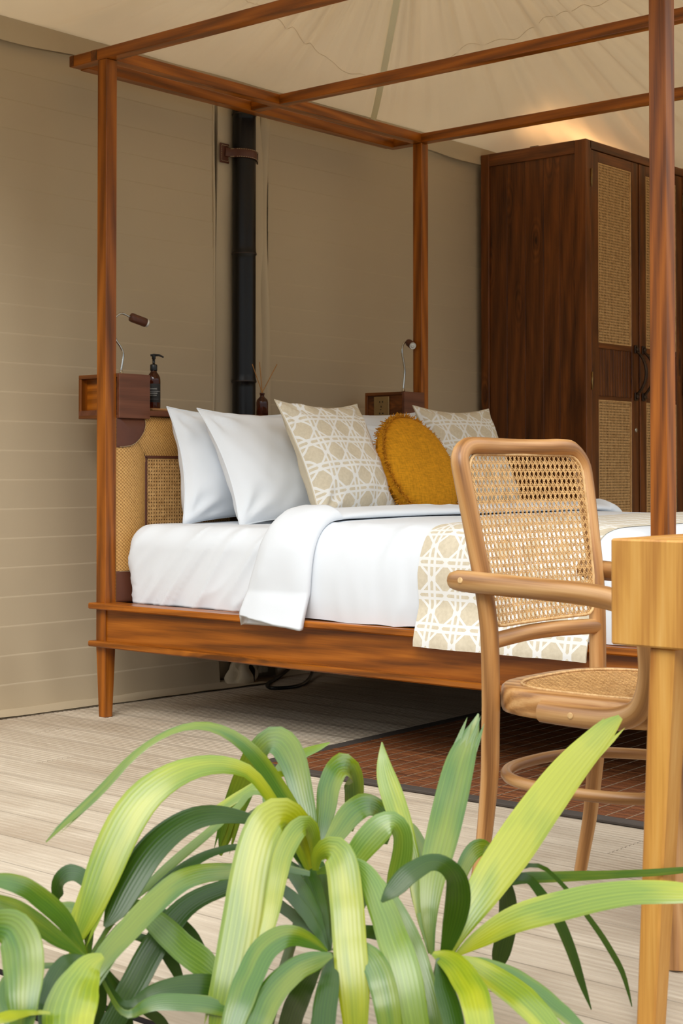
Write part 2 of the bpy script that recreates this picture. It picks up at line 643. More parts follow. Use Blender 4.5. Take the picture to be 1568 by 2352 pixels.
fz.build('edge_strip', M_DECK, floor)
MB().box((BX0-.03, -4.4, -.11), (BX0-.008, .33, -.082), .002).build('edge_strip', M_DECK, floor)
MB().box((BX0-.004, -4.4, -.6), (BX0+.05, .33, -.0755), 0).build('fascia', M_DARK, floor)
# lower step planks
step_s = empty_struct('step_floor')
step_s.name = 'trim_1'
for k in range(3):
    MB().box((BX0-.008-(k+1)*.098, -4.4, -.165), (BX0-.012-k*.098, .33, -.14), .003).build('step_plank', M_DECK, step_s)
MB().box((BX0-.30, -4.38, -.6), (BX0-.01, .31, -.168), 0).build('step_base', M_DARK, step_s)

# ---- back canvas wall with horizontal tucks
wall = empty_struct('wall_back')
WALL_TOP = 2.40
def wall_y(x, z):
    t = (z/.1035) % 1.0
    amp = .0013+.0006*max(0, 1-z/.8)
    y = .32-amp*t                           # each tuck stands proud along its upper edge
    low = max(0.0, 1-z/.9)
    y += (.022-.08*min(max(x, -.4), 1.0))*low*low
    y += .006*nz(x*1.1, z*.5, 3.1)+.0035*nz(x*5.5, z*2.0, 7.7)
    fold = max(0.0, 1-abs(z-.17)/.22)
    y += .012*fold*nz(x*6.5+z*2.5, z*2.2, 1.3)
    return y
def wall_panel(name, x0, x1, nx):
    zs = []
    k = 0
    while k*.1035 < WALL_TOP:
        for t in (.001, .014, .06, .35, .7, .94, .985): 
            z = (k+t)*.1035
            if z < WALL_TOP: zs.append(z)
        k += 1
    zs.append(WALL_TOP)
    m = len(zs)
    mb = MB()
    mb.grid(lambda u, v: V((x0+(x1-x0)*u, wall_y(x0+(x1-x0)*u, zs[round(v*(m-1))]), zs[round(v*(m-1))])), nx, m-1)
    # back side for thickness
    mb.grid(lambda u, v: V((x1+(x0-x1)*u, wall_y(x1+(x0-x1)*u, zs[round(v*(m-1))])+.012, zs[round(v*(m-1))])), nx, m-1)
    return mb.build(name, M_WALL, wall)
wall_panel('canvas_panel', -1.5, .840, 110)
wall_panel('canvas_panel', 1.165, 3.80, 120)
MB().box((.55, .345, -.06), (2.2, .36, WALL_TOP), 0).build('backing_panel', M_WALL, wall)
# piping at the edge of the left panel and the soft flaps of the opening
MB().tube([(.843+.003*sin(z*5), .318+.002*sin(z*9), z) for z in [i*.06 for i in range(40)]], .006, 6).build('piping', M_WALL, wall)
def flap(x0, x1, wav, ph, y0):
    mb = MB()
    def P(u, v):
        z = .02+v*2.37
        e = wav*(.6*sin(z*4.1+ph)+.5*nz(z*2.3, ph))
        x = x0+(1-u)*e*1.0+(x1-x0)*u
        y = y0-.012*sin(pi*u)-.010*nz(x*8+z*1.6, z*2.4, ph)-.012*(1-u)*(.5+.5*sin(z*3.3+ph))
        return V((x, y, z))
    mb.grid(P, 10, 70)
    mb.grid(lambda u, v: P(1-u, v)+V((0, .006, 0)), 10, 70)
    return mb.build('door_flap', M_FLAP, wall)
flap(.858, .985, .012, .4, .326)
flap(1.132, 1.05, .004, 2.0, .330)
flap(1.172, 1.122, .008, 3.9, .324)
# canvas mud flap lying on the floor along the wall
mb = MB()
def MF(u, v):
    x = -1.5+u*2.5
    y0 = wall_y(x, 0)+.02
    return V((x, y0-.13*v-.02*(1 if v > .5 else 0)*0, .006+.004*nz(x*5, v*3)+.012*(1-v)**3))
mb.grid(MF, 90, 8)
mb.grid(lambda u, v: MF(1-u, v)-V((0, 0, .004)), 90, 8)
mb.build('mud_flap', M_WALL, wall)
# bunched canvas at the foot of the opening
mb = MB()
def BC(u, v):
    a = 2*pi*u
    r = .055+.02*sin(3*a+v*4)+.02*nz(u*6, v*4, 2)
    return V((.93+r*cos(a)*(1.3-v*.5), .235+r*sin(a)*.6, .005+.16*v+.03*sin(5*a)*v))
mb.grid(BC, 40, 14)
mb.build('bunched_canvas', M_FLAP, wall)
# valance band along the head of the wall
mb = MB()
def VB(u, v):
    x = -1.5+5.3*u
    z = 2.372+.082*v+(1-v)*(.005*sin(x*9)+.008*nz(x*3, 1.2))
    return V((x, .292+.006*nz(x*4, v*2, 5)-.012*(1-v)*(.6+.4*sin(x*7)), z))
mb.grid(VB, 150, 6)
mb.grid(lambda u, v: VB(1-u, v)+V((0, .02, 0)), 150, 6)
tr = mb.build('trim_2', M_FLAP)
tag(tr, kind='structure')

# ---- right wall, mostly hidden by the wardrobe
wr = MB()
wr.box((3.80, -2.6, 0), (3.84, .34, 2.36), .002)
wr = wr.build('wall_right', M_WALL)
tag(wr, kind='structure')
tr = MB().box((3.775, -2.6, 2.34), (3.80, .30, 2.455), .004).build('trim_3', M_FLAP)
tag(tr, kind='structure')

# ---- peaked canvas roof
APEX = V((.72, -.83, 3.02))
EAVE_Z = 2.452
RX0, RX1, RY0, RY1 = -1.25, 3.80, -2.75, .325
def eave(a):
    d = V((cos(a), sin(a)))
    t = 1e9
    if d.x > 1e-6: t = min(t, (RX1-APEX.x)/d.x)
    if d.x < -1e-6: t = min(t, (RX0-APEX.x)/d.x)
    if d.y > 1e-6: t = min(t, (RY1-APEX.y)/d.y)
    if d.y < -1e-6: t = min(t, (RY0-APEX.y)/d.y)
    return APEX.xy+d*t
def roof(a, t, fold=True):
    e = eave(a)
    p = APEX.xy+(e-APEX.xy)*max(t, .02)
    z = EAVE_Z+(APEX.z-EAVE_Z)*((1-t)**1.25)
    if fold:
        k = a*7+9*sin(a-.35)*(1 if abs(a-.35) < pi/2 else 0)+(9*(1 if a > .35 else -1) if abs(a-.35) >= pi/2 else 0)
        s = .5*nz(k*1.0, t*1.2, 4)+.35*nz(k*2.7, t*.8, 9)
        s += .55*max(0, nz(k*1.7+3, t*.5, 2))**1.0
        z += .085*s*(t*(1-t)*3.2)*(1 if t < 1 else 0)
    return V((p.x, p.y, z))
mb = MB()
mb.grid(lambda u, v: roof(2*pi*u-pi, v), 640, 40)
mb.grid(lambda u, v: roof(2*pi*(1-u)-pi, v)+V((0, 0, .008)), 640, 40)
rf = mb.build('ceiling', M_ROOF)
tag(rf, kind='structure')
MB().lathe([(.09, -.03), (.085, -.012), (.03, .0), (.0, .002)][::1], APEX+V((0, 0, -.018)), 24).build('apex_cap', M_STRAP, rf)
# webbing strap and curved seam on the underside
a_s = math.atan2(.32-APEX.y, 1.858-APEX.x)
mb = MB()
strap = [roof(a_s, t/30, False) for t in range(1, 31)]
side = V((-sin(a_s), cos(a_s), 0))
vs, fs = [], []
for p in strap:
    q = p-V((0, 0, .012))
    vs += [q-side*.0135, q+side*.0135, q+side*.0135+V((0, 0, .002)), q-side*.0135+V((0, 0, .002))]
for i in range(len(strap)-1):
    A, B = 4*i, 4*i+4
    fs += [[A, A+1, B+1, B], [A+3, B+3, B+2, A+2], [A, B, B+3, A+3], [A+1, A+2, B+2, B+1]]
mb.add(vs, fs)
mb.build('roof_strap', M_STRAP, rf)
SEAM_T = [(-180, .45), (-90, .40), (-2, .375), (12, .384), (23, .434), (29.5, .532), (36, .641), (43, .744), (46.5, .80), (53.5, .773), (61.5, .744), (70, .70), (83.5, .655), (100, .63), (140, .55), (180, .45)]
def seam_t(d):
    for (a, x), (b, y) in zip(SEAM_T, SEAM_T[1:]):
        if a <= d <= b:
            q = (d-a)/(b-a)
            return x+(y-x)*q
    return .45
seam = [roof(math.radians(k*.5), sum(seam_t(k*.5+j*1.5) for j in range(-4, 5))/9)-V((0, 0, .0045)) for k in range(-350, 351)]
for _ in range(6): seam = [seam[0]]+[(seam[i-1]+seam[i]*2+seam[i+1])/4 for i in range(1, len(seam)-1)]+[seam[-1]]
MB().tube(seam, .0012, 5).build('roof_seam', M_ROOF, rf)
# ================================================================ RUG
rug = thing('bamboo_rug', 'flat dark brown bamboo slat rug with grey cloth binding under the chair', 'rug', (.7, -2.0, 0))
rr = random.Random(5)
RU0, RU1, RV0, RV1 = -.268, 1.55, -3.6, -.945
mb = MB()
x = RU0+.04
while x < RU1-.04:
    w = .0064
    mb.box((x, RV0, .002), (x+w, RV1-.035, .0075+rr.uniform(-.0006, .0006)), .0012)
    x += .0078
tag(mb.build('slats', M_SLATS, rug), kind='stuff')
mb = MB()
y = RV1-.075
while y > RV0:
    mb.box((RU0+.04, y-.0012, .0072), (RU1-.04, y+.0012, .0088), 0)
    y -= .056
tag(mb.build('stitching', M_THREAD, rug), kind='stuff')
for lo, hi in (((RU0, RV0), (RU0+.042, RV1)), ((RU0+.042, RV1-.042), (RU1-.042, RV1)), ((RU1-.042, RV0), (RU1, RV1))):
    MB().box((lo[0], lo[1], .001), (hi[0], hi[1], .0095), .002).build('binding', M_RIBDARK, rug)
rug.rotation_euler.z = math.radians(2.0)

# ================================================================ BED
W, L, S, H = 1.856, 2.1692, .0487, .0406
ZT, ZR, ZB, OV = 2.30, .3988, .2483, .027
bed = thing('four_poster_bed', 'teak four-poster bed with slim canopy frame and rattan headboard', 'bed', (W/2, -L/2, 0))
TX, TY, TZ = wood('teak', 0), wood('teak', 1), wood('teak', 2)
for px in (0, W-S):
    for py in (0, -L):
        p = MB().box((px, py, ZB), (px+S, py+S, ZT), .002).build('post', TZ, bed)
        MB().box((px, py, 0), (px+S, py+S, ZB), .002, top=(0, 0, .70, .70)).build('leg', TZ, bed)
for px in (0, W-S):
    MB().box((px, -L-(.0), ZT+.001), (px+S, .20, ZT+H), .002).build('canopy_beam', TY, bed)
MB().box((.888, -L+S, ZT+.0005), (.888+.045, .155, ZT+H-.0005), .002).build('canopy_beam', TY, bed)
MB().box((S, 0, ZT), (W-S, S, ZT+H), .002).build('canopy_beam', TX, bed)
MB().box((S, -L, ZT), (W-S, -L+S, ZT+H), .002).build('canopy_beam', TX, bed)
MB().box((S, .155, ZT-.002), (W-S, .20, ZT+H-.002), .002).build('canopy_beam', TX, bed)
WX = wood('walnut', 0)
MB().box((-.0012, .052, ZT+.002), (.004, .083, ZT+H-.001), 0).build('tenon', WX, bed)
MB().box((-.0012, .178, ZT+.002), (.004, .1995, ZT+H-.001), 0).build('tenon', WX, bed)
# side rails with a lip above and below
for s, x0 in ((1, 0.0), (-1, W)):
    def bx(a, b, za, zb, bev, name, y0=-L+S, y1=0):
        lo, hi = sorted((x0+s*a, x0+s*b))
        return MB().box((lo, y0, za), (hi, y1, zb), bev).build(name, TY, bed)
    bx(.007, .038, ZB+.018, ZR-.021, .001, 'side_rail')
    bx(-OV, .060, ZR-.021, ZR, .004, 'rail_lip', -L-.02, .062)
    bx(-OV, .038, ZB-.001, ZB+.019, .004, 'rail_lip', -L-.02, .062)
MB().box((S, -L+.007, ZB+.018), (W-S, -L+.038, ZR-.021), .001).build('foot_rail', TX, bed)
MB().box((S, -L-OV, ZR-.021), (W-S, -L+.06, ZR), .004).build('rail_lip', TX, bed)
MB().box((S, -L-OV, ZB-.001), (W-S, -L+.038, ZB+.019), .004).build('rail_lip', TX, bed)
MB().box((S, .01, ZB), (W-S, .04, ZR+.05), .001).build('head_rail', TX, bed)
MB().box((.06, -L+.06, .335), (W-.06, 0, .385), 0).build('platform', M_DARK, bed)
# headboard
HB = MB().box((S, .012, ZR), (W-S, .036, 1.052), .001).build('headboard', M_WOVEN, bed)
def pad(poly_fn, name):
    mb = MB()
    mb.grid(poly_fn, 24, 16)
    return mb.build(name, M_WOVEN, HB)
BW = .142
def pad_left(u, v):
    z = ZR+(1.050-ZR)*v
    xi = S+BW if z < 1.05-BW else S+(1.05-z)
    x = S+(xi-S)*u
    return V((x, .012-.026*(max(0, sin(pi*min(max((x-S)/BW, .04), .96))))**.45, z))
def pad_right(u, v):
    q = pad_left(1-u, v)
    return V((W-q.x, q.y, q.z))
def pad_top(u, v):
    z = 1.05-BW*(1-v)
    a, b = S+(1.05-z), W-S-(1.05-z)
    return V((a+(b-a)*u, .012-.026*(max(0, sin(pi*min(max(v, .04), .96))))**.45, z))
pad(pad_left, 'padded_border')
pad(pad_top, 'padded_border')
pad(pad_right, 'padded_border')
zi = 1.05-BW
mb = MB()
mb.box((S+BW-.006, .000, ZR), (S+BW+.006, .012, zi), .002)
mb.box((S+BW-.006, .000, zi-.006), (W-S-BW+.006, .012, zi+.006), .002)
mb.box((W-S-BW-.006, .000, ZR), (W-S-BW+.006, .012, zi), .002)
mb.build('leather_piping', M_LEATHER, HB)
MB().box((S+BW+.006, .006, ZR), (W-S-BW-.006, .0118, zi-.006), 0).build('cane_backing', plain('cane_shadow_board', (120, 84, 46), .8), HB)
mb = MB()
cx0, cx1, cz0, cz1 = S+BW+.006, .62, ZR+.15, zi-.006
cane(mb, lambda u, v: cx0 < u < cx1 and cz0 < v < cz1, (cx0, cx1, cz0, cz1), .0125, .0030, lambda u, v, o: V((u, .0055-o, v)), step=.3)
tag(mb.build('cane_webbing', M_RATTAN, HB), kind='stuff')
# leather corner caps
def cap(top):
    mb = MB()
    n = 60
    if top:
        o = V((S, 0, 1.05))
        out = [(0.0, 0.0), (.128, 0.0), (.130, -.012), (.124, -.035), (.108, -.062), (.084, -.088), (.055, -.104), (.02, -.110), (0.0, -.110)]
    else:
        o = V((S, 0, ZR))
        out = [(0, 0), (0, .108), (.03, .109), (.07, .109), (.10, .109), (.134, .107), (.138, .06), (.138, .03), (.138, 0)]
    P = [o+V((a, 0, b)) for a, b in out]
    P = [V(p) for p in smooth_path([tuple(p) for p in P[1:-1]], n)]
    P = [o+V((out[0][0], 0, out[0][1]))]+P+[o+V((out[-1][0], 0, out[-1][1]))]
    Q = []
    for p, q in zip(P, P[1:]+P[:1]):
        k_ = max(1, int((q-p).length/.006))
        Q += [p.lerp(q, i/k_) for i in range(k_)]
    P = Q
    c = sum(P, V())/len(P)
    def yy(p, d):
        u = min(max((p.x-S if p.x-S < 1.05-p.z else 1.05-p.z)/BW, .04), .96)
        return .010-.027*sin(pi*u)**.45-d
    K = 16
    vs, fs = [], []
    m = len(P)
    for k in range(K+1):
        for p in P:
            q = c+(p-c)*(k/K)
            vs.append(V((q.x, yy(q, .0022 if k < K else 0), q.z)))
    for k in range(K):
        for i in range(m):
            j = (i+1) % m
            fs.append([k*m+i, k*m+j, (k+1)*m+j, (k+1)*m+i])
    mb.add(vs, fs, 0, True)
    o_ = mb.build('leather_corner', M_LEATHER, HB)
    st = [c+(p-c)*.95 for p in P if p.x > S+.004 and ZR+.01 < p.z < 1.04]
    mb = MB()
    for i in range(len(st)*2-2):
        a = st[i//2].lerp(st[i//2+1], (i % 2)*.5+.08)
        b = st[i//2].lerp(st[i//2+1], (i % 2)*.5+.40)
        mb.tube([V((a.x, yy(a, .0035), a.z)), V((b.x, yy(b, .0035), b.z))], .0008, 4)
    tag(mb.build('corner_stitching', M_STITCH, HB), kind='stuff')
cap(True)
cap(False)
# shelf and the two bedside boxes at the ends of it
BBX, BBZ, BBY = wood('brownbox', 0), wood('brownbox', 2), wood('brownbox', 1)
SH = MB().box((S, -.014, 1.053), (W-S, .205, 1.073), .002).build('shelf', BBX, bed)
def sbox(x0, x1, side):
    z0, z1, y1 = 1.043, 1.200, .205
    y0 = -.0155
    sides = MB()
    t = .014
    sides.box((x0, y0, z0), (x1, y0+t, z1), .0015)                 # front board
    b = sides.build('bedside_box', BBX, bed)
    b['label'] = 'box at the left end of the shelf, open side to the wall side' if side < 0 else 'box at the right end of the shelf, with a socket'
    del b['label']
    MB().box((x0, y0+t, z1-.014), (x1, y1, z1), .0015).build('top_board', wood('walnut', 1), b)
    MB().box((x0, y0+t, z0), (x1, y1, z0+.016), .0015).build('bottom_board', wood('walnut', 1), b)
    MB().box((x0, y1-.014, z0+.016), (x1, y1, z1-.014), .0015).build('back_board', TZ, b)
    if side < 0:
        MB().box((x0+.028, y0+t, z0+.016), (x0+.040, y1-.014, z1-.014), .001).build('inner_board', TY, b)
    else:
        MB().box((x0+.004, y0+t, z0+.016), (x0+.018, y1-.014, z1-.014), .001).build('side_board', wood('walnut', 1), b)
        sp = MB().box((x0-.004, .068, 1.093), (x0+.003, .152, 1.181), .002).build('socket_plate', M_SOCKET, b)
        for (yy, zz, w_, h_) in ((.118, 1.158, .004, .008), (.102, 1.158, .004, .008), (.11, 1.137, .003, .009), (.113, 1.124, .007, .003),
                                 (.118, 1.108, .004, .008), (.101, 1.108, .006, .006)):
            q = MB().box((x0-.0052, yy-w_/2, zz-h_/2), (x0-.0038, yy+w_/2, zz+h_/2), 0)
            MBX.append(q)
MBX = []
sbox(S+.0005, .194, -1)
sbox(1.665, W-S-.0005, 1)
mb = MB()
for q in MBX: mb.add(q.v, q.f)
tag(mb.build('socket_holes', M_BLACK, [o for o in bed.children if o.name.startswith('bedside_box')][-1]), kind='stuff')

# ================================================================ MATTRESS AND BEDDING
def super_profile(x0, x1, z0, z1, r, n):
    """open profile: up the left side, across the top and down the right side"""
    P = []
    ns = n//4
    for i in range(ns): P.append((x0, z0+(z1-r-z0)*i/ns, -1, 0))
    for i in range(9): 
        a = pi/2*i/8
        P.append((x0+r-r*cos(a), z1-r+r*sin(a), -cos(a), sin(a)))
    nt = n//2
    for i in range(1, nt): P.append((x0+r+(x1-x0-2*r)*i/nt, z1, 0, 1))
    for i in range(9):
        a = pi/2*i/8
        P.append((x1-r+r*sin(a), z1-r+r*cos(a), sin(a), cos(a)))
    for i in range(1, ns+1): P.append((x1, z1-r-(z1-r-z0)*i/ns, 1, 0))
    return P
def shell(x0, x1, z0, z1, r, y0, y1, ny, wr, n=64, re=.06):
    """rounded block between y0 (foot) and y1 (head), wrinkled by wr(s, y, nx)"""
    P = super_profile(x0, x1, z0, z1, r, n)
    m = len(P)
    cx = (x0+x1)/2
    vs = []
    ys = []
    for k in range(6): ys.append(y0+re*(1-cos(pi/2*k/5)))
    for k in range(1, ny): ys.append(y0+re+(y1-y0-2*re)*k/ny)
    for k in range(6): ys.append(y1-re*(1-sin(pi/2*k/5)))
    for y in ys:
        d = min(y-y0, y1-y)
        ins = 0 if d >= re else re*(1-sqrt(max(0, 1-(1-d/re)**2)))
        for (x, z, nx, nz_) in P:
            w_ = wr(x, y, z, nx)
            xx = x-nx*ins+nx*w_
            zz = z-(ins*nz_ if nz_ > 0 else 0)+nz_*w_
            zz = min(zz, z1-ins+.02)
            vs.append(V((xx, y, zz)))
    fs = [[j*m+i, (j+1)*m+i, (j+1)*m+i+1, j*m+i+1] for j in range(len(ys)-1) for i in range(m-1)]
    fs.append([i for i in range(m)])
    fs.append([(len(ys)-1)*m+i for i in range(m)][::-1])
    fs.append([j*m for j in range(len(ys))][::-1]+[j*m+m-1 for j in range(len(ys))])
    return MB().add(vs, fs, 0, True)
def sheet_wr(x, y, z, nx):
    if nx > -.2: return .003*nz(x*5, y*6, 1)
    t = (z-.40)/.27
    rg = 1-abs(nz(y*6.5+z*5.5, z*1.3, 3))*2.2
    rg2 = 1-abs(nz(y*13+z*11, z*2.2, 8))*2.2
    w_ = .016*max(0, rg)**2.2+.009*max(0, rg2)**2.5+.008*nz(y*5+z*3, z*2, 1)-.008
    return w_*(1-.5*t)+.006*sin(pi*min(max(t, 0), 1))
mt = shell(.062, W-.062, ZR+.0005, .672, .075, -2.08, -.030, 230, sheet_wr, n=120).build('mattress', M_SHEET)
tag(mt, 'thick mattress in a white fitted sheet lying in the bed frame', 'mattress')

DPROF = [(.008, .402), (-.004, .47), (-.006, .56), (.010, .632), (.048, .680), (.115, .698), (.25, .702), (.6, .704), (1.25, .704), (1.60, .702), (1.76, .69), (1.83, .66), (1.865, .60), (1.872, .5), (1.866, .41)]
DP = smooth_path([(a, 0, b) for a, b in DPROF], 90)
DN = []
for i in range(90):
    a, b = DP[max(i-1, 0)], DP[min(i+1, 89)]
    t = V((b[0]-a[0], 0, b[2]-a[2])).normalized()
    DN.append(V((-t.z, 0, t.x)))
def on_prof(u, off):
    q = u*89
    i = min(int(q), 88)
    f = q-i
    p = V(DP[i]).lerp(V(DP[i+1]), f)
    n = DN[i].lerp(DN[i+1], f).normalized()
    return p+n*off, n
def duv_noise(p, y, side):
    return .005*side*max(0, 1-abs(nz(y*6+p.z*2.5, p.z*1.6, 11))*2.6)**2+.004*nz(p.x*3, y*4, p.z*3)+.0045*nz(y*11, p.z*3.5, 5)*side+.003*nz(y*25, p.z*6, 2)*side
def duvet_pt(u, v, off=0.0):
    y = -.86+(-2.105+.86)*v
    p, n = on_prof(u, off)
    side = 1 if p.x < .1 or p.x > 1.76 else 0
    p += n*duv_noise(p, y, side)
    # foot end rolls down
    e = max(0.0, (v-.93)/.07)
    if p.z > .42: p.z -= .04*e*e
    p += -n*.02*e*e*side
    # hem rises and falls over the lip
    if u < .04 or u > .96: p.z += .006*nz(y*7, 3.3)
    return V((p.x, y, p.z))
mb = MB()
mb.grid(lambda u, v: duvet_pt(u, v, .0), 89, 90)
mb.grid(lambda u, v: duvet_pt(1-u, v, -.012), 89, 40)
mb.grid(lambda u, v: duvet_pt(v, 1, -.012+.012*u), 1, 89)
mb.grid(lambda u, v: duvet_pt(0, v, -.012*u), 1, 90)
duv = mb.build('duvet', M_LINEN)
tag(duv, 'white duvet spread over the bed with its head end folded back', 'duvet')
# turned-down band: a flattened roll that follows the same profile
mb = MB()
NU, NS = 200, 30
vs = []
for i in range(NU+1):
    u = i/NU
    uu = u
    p, n = on_prof(min(max(uu, 0), 1), 0)
    side = 1 if (p.x < .12 or p.x > 1.74) else 0
    k = min(1, max(0, (p.z-.42)/.26))
    yh = -.700-.075*k-.012*nz(p.z*6, p.x*2, 2)           # head edge
    yf = -.955-.030*k-.010*nz(p.z*5, p.x*3, 6)          # foot edge
    drop = V((0, 0, 0))
    if u < .06: drop = V((-.034*(1-u/.06), 0, -.028*(1-u/.06)))
    if u > .94: drop = V((.034*(1-(1-u)/.06), 0, -.028*(1-(1-u)/.06)))
    for j in range(NS):
        a = 2*pi*j/NS
        c, s_ = cos(a), sin(a)
        fy = (abs(c)**.75)*(1 if c > 0 else -1)
        fo = (abs(s_)**.85)*(1 if s_ > 0 else -1)
        y = (yh+yf)/2+(yh-yf)/2*fy
        th = .020+.012*side+.006*nz(y*12, p.z*4+p.x*2, 9)
        th *= .5+.5*min(1, min(u, 1-u)/.14)
        off = .013+.004*side+th*fo
        if fo < 0: off = .013+.012*fo
        off += .006*nz(y*9+p.z*3, p.z*6+p.x*4, 4)*(fo > 0)
        if side and fo > 0: off += .006*nz(y*20+p.z*7, p.z*5, 1)+.007*max(0, 1-abs(nz(y*8+p.z*4, p.z*2.2, 6))*2.4)**2
        elif fo > 0: off += .004*max(0, 1-abs(nz(y*6+p.x*3, p.x*1.5, 6))*2.4)**2
        q = p+n*off+drop
        if u < .06 and fo > 0: q.z += .034*(1-u/.06)*(.55+.45*fy)+.010*nz(y*14, 2.2)*(1-u/.06)
        vs.append(V((q.x, y, q.z)))
fs = [[i*NS+j, i*NS+(j+1) % NS, (i+1)*NS+(j+1) % NS, (i+1)*NS+j] for i in range(NU) for j in range(NS)]
# the hem ends are open: line the inside a little way up
for e, base in ((0, 0), (NU, NU*NS)):
    b = len(vs)
    for ii, f_ in ((1, .86), (8, .72)):
        bb = (ii if e == 0 else NU-ii)*NS
        c_ = sum((vs[bb+j] for j in range(NS)), V())/NS
        for j in range(NS): vs.append(c_+(vs[bb+j]-c_)*f_)
    for k_ in (0, 1):
        r0, r1 = (base, b) if k_ == 0 else (b, b+NS)
        for j in range(NS): fs.append([r0+j, r0+(j+1) % NS, r1+(j+1) % NS, r1+j][::(-1 if e == 0 else 1)])
    fs.append([b+NS+j for j in range(NS)][::(1 if e == 0 else -1)])
mb.add(vs, [f[::-1] for f in fs], 0, True)
mb.build('folded_band', M_LINEN, duv)
# runner
mb = MB()
RC = .094
def run_pt(u, v, off):
    y = -1.378-.575*v
    q = -.045+u*1.09
    if q < 0: 
        p, n = on_prof(0, 0)
        p = p+V((-.008*min(1, -q/.03), 0, q*1.05))
    elif q > 1:
        p, n = on_prof(1, 0)
        p = p+V((.008, 0, -(q-1)*1.05))
    else: p, n = on_prof(q, 0)
    side = 1 if p.x < .09 or p.x > 1.77 else 0
    sd = 1 if p.x < .1 or p.x > 1.76 else 0
    p = p+n*(.0015+off+duv_noise(p, y, sd))
    if q < .05: p.x -= .036*(max(0, 1-q/.05) if q > 0 else 1)+.004*nz(y*8, 1.7)
    return V((p.x, y, p.z))
# arc length for the print
arc, acc, prev = [], 0, None
for i in range(121):
    p = run_pt(i/120, .5, 0)
    if prev: acc += (p-prev).length
    arc.append(acc)
    prev = p
mb.grid(lambda u, v: run_pt(u, v, .003), 120, 40, uvfn=lambda u, v: (v*.575/RC+.5, arc[round(u*120)]/RC+.38))
mb.grid(lambda u, v: run_pt(1-u, v, -.002), 120, 40, 1)
for vv in (0, 1):
    mb.grid(lambda u, v: run_pt(u, vv, .003*v), 120, 1, 1)
mb.grid(lambda u, v: run_pt(0, u, .003*v), 40, 1, 1)
rn = mb.build('bed_runner', [M_LATT, M_BEIGE])
tag(rn, 'beige bed runner with a white lattice print draped across the white duvet', 'bed runner')

# ---------------- pillows
def pillow_mesh(w, h, T, seed, corner=.10, pinch=.05, flange=0.0, slump=.0, nu=44, nv=36, power=.5):
    """returns front grid fn and back grid fn in local (x, z-up, y-front)"""
    def P(u, v, s):
        a, b = 2*u-1, 2*v-1
        # concave edges with pulled corners
        x = a*(w/2)*(1-pinch*(1-b*b)*(abs(a)**3)*1.0)
        z = b*(h/2)*(1-pinch*(1-a*a)*(abs(b)**3)*1.0)
        fa, fb = max(0, 1-abs(a)**2.4), max(0, 1-abs(b)**2.4)
        t = T/2*((fa*fb)**power)
        if flange and (abs(a) > 1-flange or abs(b) > 1-flange): t *= .35
        t *= 1+slump*(-b)
        wr = .016*nz(x*5+seed, z*5, s*2.0)*(fa*fb)**.3+.006*nz(x*16, z*16+seed, s*3.0)*(fa*fb)**.2
        edge = (1-min(fa, fb))
        for ca in (-1, 1):                       # creases fanning out of the corners
            for cb in (-1, 1):
                dx_, dz_ = abs(a-ca)+.001, abs(b-cb)+.001
                rr = sqrt(dx_*dx_+dz_*dz_)
                wr += .008*sin(math.atan2(dz_, dx_)*9+seed*(2+ca+cb*.5))*exp(-((rr-.35)/.22)**2)
        wr += .0035*edge*sin((a if fb < fa else b)*13+seed)*(min(fa, fb)**.5)
        return V((x, s*(t+wr*(t > 0)), z))
    return P
def place(P, base, lean, yaw, roll=0.0, h=0.0):
    """base: world point of the middle of the lower edge; leans back towards +Y"""
    R = Matrix.Rotation(yaw, 3, 'Z') @ Matrix.Rotation(-lean, 3, 'X') @ Matrix.Rotation(roll, 3, 'Y')
    B = V(base)
    return lambda q: B+R @ (V((q.x, q.y, q.z+h/2)))
def pillow(name, label, cat, w, h, T, base, lean, yaw, seed, mats, group=None, uvc=None, roll=0.0, slump=.15, pinch=.12, flange=0.0, power=.55):
    P = pillow_mesh(w, h, T, seed, pinch=pinch, slump=slump, flange=flange, power=power)
    X = place(P, base, lean, yaw, roll, h)
    mb = MB()
    uf = (lambda u, v: ((u-.5)*w/uvc+.5, (v-.5)*h/uvc+.5)) if uvc else None
    mb.grid(lambda u, v: X(P(u, v, -1)), 44, 36, 0, uvfn=uf)
    mb.grid(lambda u, v: X(P(1-u, v, 1)), 44, 36, 1 if len(mats) > 1 else 0)
    o = mb.build(name, mats)
    # piped seam round the edge is the pillow's only separate part
    E = [P(t/20, 0, 0) for t in range(20)]+[P(1, t/20, 0) for t in range(20)]+[P(1-t/20, 1, 0) for t in range(20)]+[P(0, 1-t/20, 0) for t in range(20)]
    MB().tube([X(p) for p in E], .0028, 5, closed=True).build('seam', mats[-1], o)
    return tag(o, label, cat, group)
R_ = math.radians
pillow('pillow', 'white pillow leaning on the rattan headboard, nearest the left post', 'pillow', .70, .425, .17, (.570, -.150, .668), R_(11), R_(1), 1, [M_LINEN], 'white pillows')
pillow('pillow', 'white pillow in front of another, leaning left of the lattice cushion', 'pillow', .68, .46, .16, (.595, -.40, .668), R_(27), R_(0), 5, [M_LINEN], 'white pillows')
pillow('pillow', 'white pillow against the headboard behind the round mustard cushion', 'pillow', .72, .45, .17, (1.33, -.155, .668), R_(11), R_(-1), 9, [M_LINEN], 'white pillows')
pillow('pillow', 'white pillow behind the far lattice cushion, mostly hidden by it', 'pillow', .66, .42, .15, (1.36, -.385, .668), R_(24), R_(-2), 13, [M_LINEN], 'white pillows')
pillow('cushion', 'square beige lattice-print cushion left of the round mustard cushion', 'cushion', .47, .47, .15, (.655, -.615, .685), R_(26), R_(2), 21, [M_LATT, M_BEIGE], 'lattice cushions', uvc=.098)
